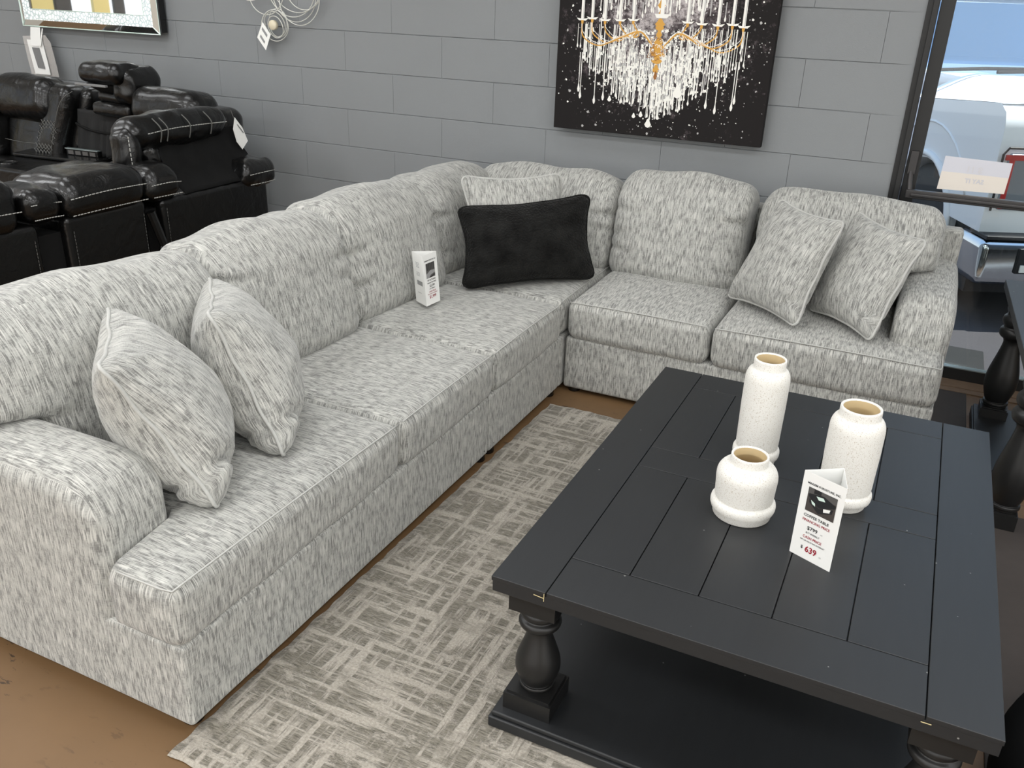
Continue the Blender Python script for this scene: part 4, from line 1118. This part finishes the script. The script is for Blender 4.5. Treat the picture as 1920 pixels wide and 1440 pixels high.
for j in range(15):
    for i in range(25):
        t = .08+1.27*j/14; w_ = 1.75*i/24; e = min(w_, 1.75-w_)
        cz = 1.152-.08*(t-.1) if t > .1 else 1.148
        vs.append(cp(t, w_, cz+(.015+.135*t/1.3)*smooth01(e, 0, .45)))
for j in range(14):
    for i in range(24): a = j*25+i; fs.append((a, a+1, a+26, a+25))
m.add(vs, fs); m.build('hood', 'car_paint', car, smooth=True)
# chrome bumper
def bar3(t0, t1, w0, w1, z0, z1, name, mat, bev=.02, par=None):
    m = MB(); m.add([cp(t0,w0,z0), cp(t1,w0,z0), cp(t1,w1,z0), cp(t0,w1,z0), cp(t0,w0,z1), cp(t1,w0,z1), cp(t1,w1,z1), cp(t0,w1,z1)], [(0,1,2,3),(7,6,5,4),(0,4,5,1),(1,5,6,2),(2,6,7,3),(3,7,4,0)]); return m.build(name, mat, par or car, bevel=bev, bseg=3)
bar3(-.12, .22, -.03, 1.8, .20, .455, 'bumper', 'chrome', .05)
bar3(-.135, -.115, .18, .9, .28, .42, 'fog_lamp_recess', 'car_dark', .005)
bar3(-.142, -.13, .20, .28, .29, .33, 'licence_sticker', 'paper', 0)
bar3(-.10, .10, .0, 1.75, .455, .477, 'bumper_gap', 'car_dark', .005)
hl = bar3(-.02, .05, .055, .50, .60, .905, 'headlight', 'lamp_clear', .02)
bar3(-.028, -.018, .055, .085, .61, .90, 'side_marker', 'red_lens', .004, hl); bar3(-.028, -.018, .03, .20, .87, .90, 'side_marker', 'red_lens', .004, hl)
m = MB(); m.add(*tube([cp(-.024, .02, .60), cp(-.024, .015, .90), cp(-.024, .04, .935), cp(-.024, .50, .935)], .007, n=6)); m.build('headlight_trim', 'car_dark', hl)
bar3(-.02, .05, .56, 1.2, .58, .92, 'grille', 'car_dark', .01)
# windshield, cabin, roof, wipers
m = MB(); m.add([cp(1.3, .08, 1.21), cp(1.3, 1.68, 1.21), cp(2.05, 1.55, 1.70), cp(2.05, .20, 1.70)], [(0,1,2,3)]); o = m.build('windshield', 'windshield_glass', car); 
m = MB(); m.add([cp(2.0,.2,1.70), cp(2.0,1.55,1.70), cp(4.2,1.55,1.74), cp(4.2,.2,1.74), cp(2.0,.2,1.76), cp(2.0,1.55,1.76), cp(4.2,1.55,1.80), cp(4.2,.2,1.80)], [(0,1,2,3),(7,6,5,4),(0,4,5,1),(1,5,6,2),(2,6,7,3),(3,7,4,0)]); m.build('roof', 'car_paint', car, bevel=.02)
MB().add(*tube([cp(1.3,.06,1.21), cp(2.05,.18,1.72)], .03, n=6)).build('pillar', 'car_paint', car); MB().add(*tube([cp(1.3,1.70,1.21), cp(2.05,1.57,1.72)], .03, n=6)).build('pillar', 'car_paint', car)
m = MB(); m.add([cp(1.6,.15,1.25), cp(1.6,1.6,1.25), cp(2.6,1.6,1.25), cp(2.6,.15,1.25), cp(2.6,.15,1.72), cp(2.6,1.6,1.72)], [(0,1,2,3),(3,2,5,4)]); m.build('seats', 'cabin', car)
m = MB(); m.add(*tube([cp(1.22,.10,1.23), cp(1.27,.45,1.245), cp(1.30,.85,1.25)], .012, n=6)); m.add(*tube([cp(1.20,.50,1.23), cp(1.24,.9,1.245), cp(1.28,1.35,1.25)], .012, n=6)); m.build('wiper', 'car_dark', car)
ro = thing('rosary', 'pale bead rosary with a cross hanging behind the car windshield', 'rosary', tuple(cp(1.95, .62, 1.5)))
m = MB(); bc = cp(1.90, .40, 1.56)
for k_ in range(9):
    vs, fs, uv = lathe([(.001,-.008),(.007,-.004),(.008,0),(.007,.004),(.001,.008)], 10); m.add(vs, fs, uv, M=Matrix.Translation(bc-V((0,0,k_*.02))+wd*(-.003*k_)))
e_ = bc-V((0,0,.2))-wd*.03
m.build('bead_string', 'rosary_bead', ro, smooth=True)
m = MB(); m.add([e_+wd*-.004+V((0,0,.01)), e_+wd*.004+V((0,0,.01)), e_+wd*.004-V((0,0,.05)), e_+wd*-.004-V((0,0,.05))], [(0,1,2,3)]); m.add([e_+wd*-.018-V((0,0,.008)), e_+wd*.018-V((0,0,.008)), e_+wd*.018-V((0,0,.016)), e_+wd*-.018-V((0,0,.016))], [(0,1,2,3)]); o = m.build('cross', 'rosary_bead', ro); o.modifiers.new('s', 'SOLIDIFY').thickness = .005
tag(MB().box(.20, 4.63, -.05, .452, 4.93, -.038).build('rubber_mat', 'rubber', bevel=.01), 'small black rubber mat on the asphalt outside the door', 'mat')

# ================================================================== lights
def area(loc, sx, sy, power, col=(1,1,1), rot=(0,0,0)):
    l = D.lights.new('ceiling_or_fill_light', 'AREA'); l.shape = 'RECTANGLE'; l.size = sx; l.size_y = sy; l.energy = power; l.color = col
    o = D.objects.new('ceiling_or_fill_light', l); o.location = loc; o.rotation_euler = rot; COL.objects.link(o); return o
for x in (-6.2, -3.9, -1.6, .7, 3.0):
    for y, p_ in ((-3.2, 36), (-.9, 36), (1.4, 27), (3.0, 12)):
        area((x, y, 3.05), 1.2, .6, p_*(1.25 if x < -3 else 1), (.965, .985, 1))
area((-1.5, -4.9, 1.5), 7, 2.4, 95, (.95, .98, 1), (math.radians(90), 0, 0))  # added fill light for the sofa fronts, not a ceiling panel
area((4.1, -1.0, 1.5), 5, 2.4, 70, (.95, .98, 1), (math.radians(90), 0, math.radians(90)))  # second added fill light, shining in from the solid right wall
l = D.lights.new('warm_spot', 'SPOT'); l.energy = 16; l.color = (1, .72, .5); l.spot_size = math.radians(60); l.spot_blend = 1; l.shadow_soft_size = .25
o = D.objects.new('warm_spot', l); o.location = (-3.6, -1.6, 2.6); COL.objects.link(o)
o.rotation_euler = (V((-1.9, 1.1, .4))-V(o.location)).to_track_quat('-Z', 'Y').to_euler()
sun = D.lights.new('sun', 'SUN'); sun.energy = 9; sun.angle = .01; sun.color = (1, .97, .92)
so = D.objects.new('sun', sun); COL.objects.link(so); so.rotation_euler = (V((-.35, -.25, -1))).to_track_quat('-Z', 'Y').to_euler()
w = D.worlds.new('sky'); bpy.context.scene.world = w; w.use_nodes = True
nt = w.node_tree; nt.nodes.clear(); out = nt.nodes.new('ShaderNodeOutputWorld'); bg = nt.nodes.new('ShaderNodeBackground')
tcw = nt.nodes.new('ShaderNodeTexCoord'); sepx = nt.nodes.new('ShaderNodeSeparateXYZ'); nt.links.new(tcw.outputs['Generated'], sepx.inputs[0])
cr = nt.nodes.new('ShaderNodeValToRGB'); cr.color_ramp.elements[0].position = .0; cr.color_ramp.elements[0].color = (.92,.96,1,1); cr.color_ramp.elements[1].position = .6; cr.color_ramp.elements[1].color = (.42,.62,.95,1)
nt.links.new(sepx.outputs[2], cr.inputs[0]); nt.links.new(cr.outputs[0], bg.inputs[0]); bg.inputs[1].default_value = 1.6
nt.links.new(bg.outputs[0], out.inputs[0])

# ================================================================== camera
R = ((0.9013877654369375, 0.4318249386831012, 0.03205181199152765), (0.20477616065650156, -0.3598858199622734, -0.9102466262595346), (-0.3815322009311756, 0.8270486194423021, -0.41282412808748836))
cam = D.cameras.new('camera'); cam.sensor_fit = 'HORIZONTAL'; cam.sensor_width = 36; cam.lens = 1634.458/1920*36; cam.clip_start = .05
co = D.objects.new('camera', cam); COL.objects.link(co)
rx, ry, rz_ = V(R[0]), -V(R[1]), -V(R[2])
co.matrix_world = Matrix(((rx.x, ry.x, rz_.x, 0), (rx.y, ry.y, rz_.y, 0), (rx.z, ry.z, rz_.z, 1.62), (0,0,0,1)))
sc = bpy.context.scene; sc.camera = co
sc.view_settings.view_transform = 'Standard'; sc.view_settings.look = 'None'; sc.view_settings.exposure = -0.12; sc.view_settings.gamma = 1; sc.view_settings.use_curve_mapping = False
for o in D.objects:
    if '_loc' in o: del o['_loc']
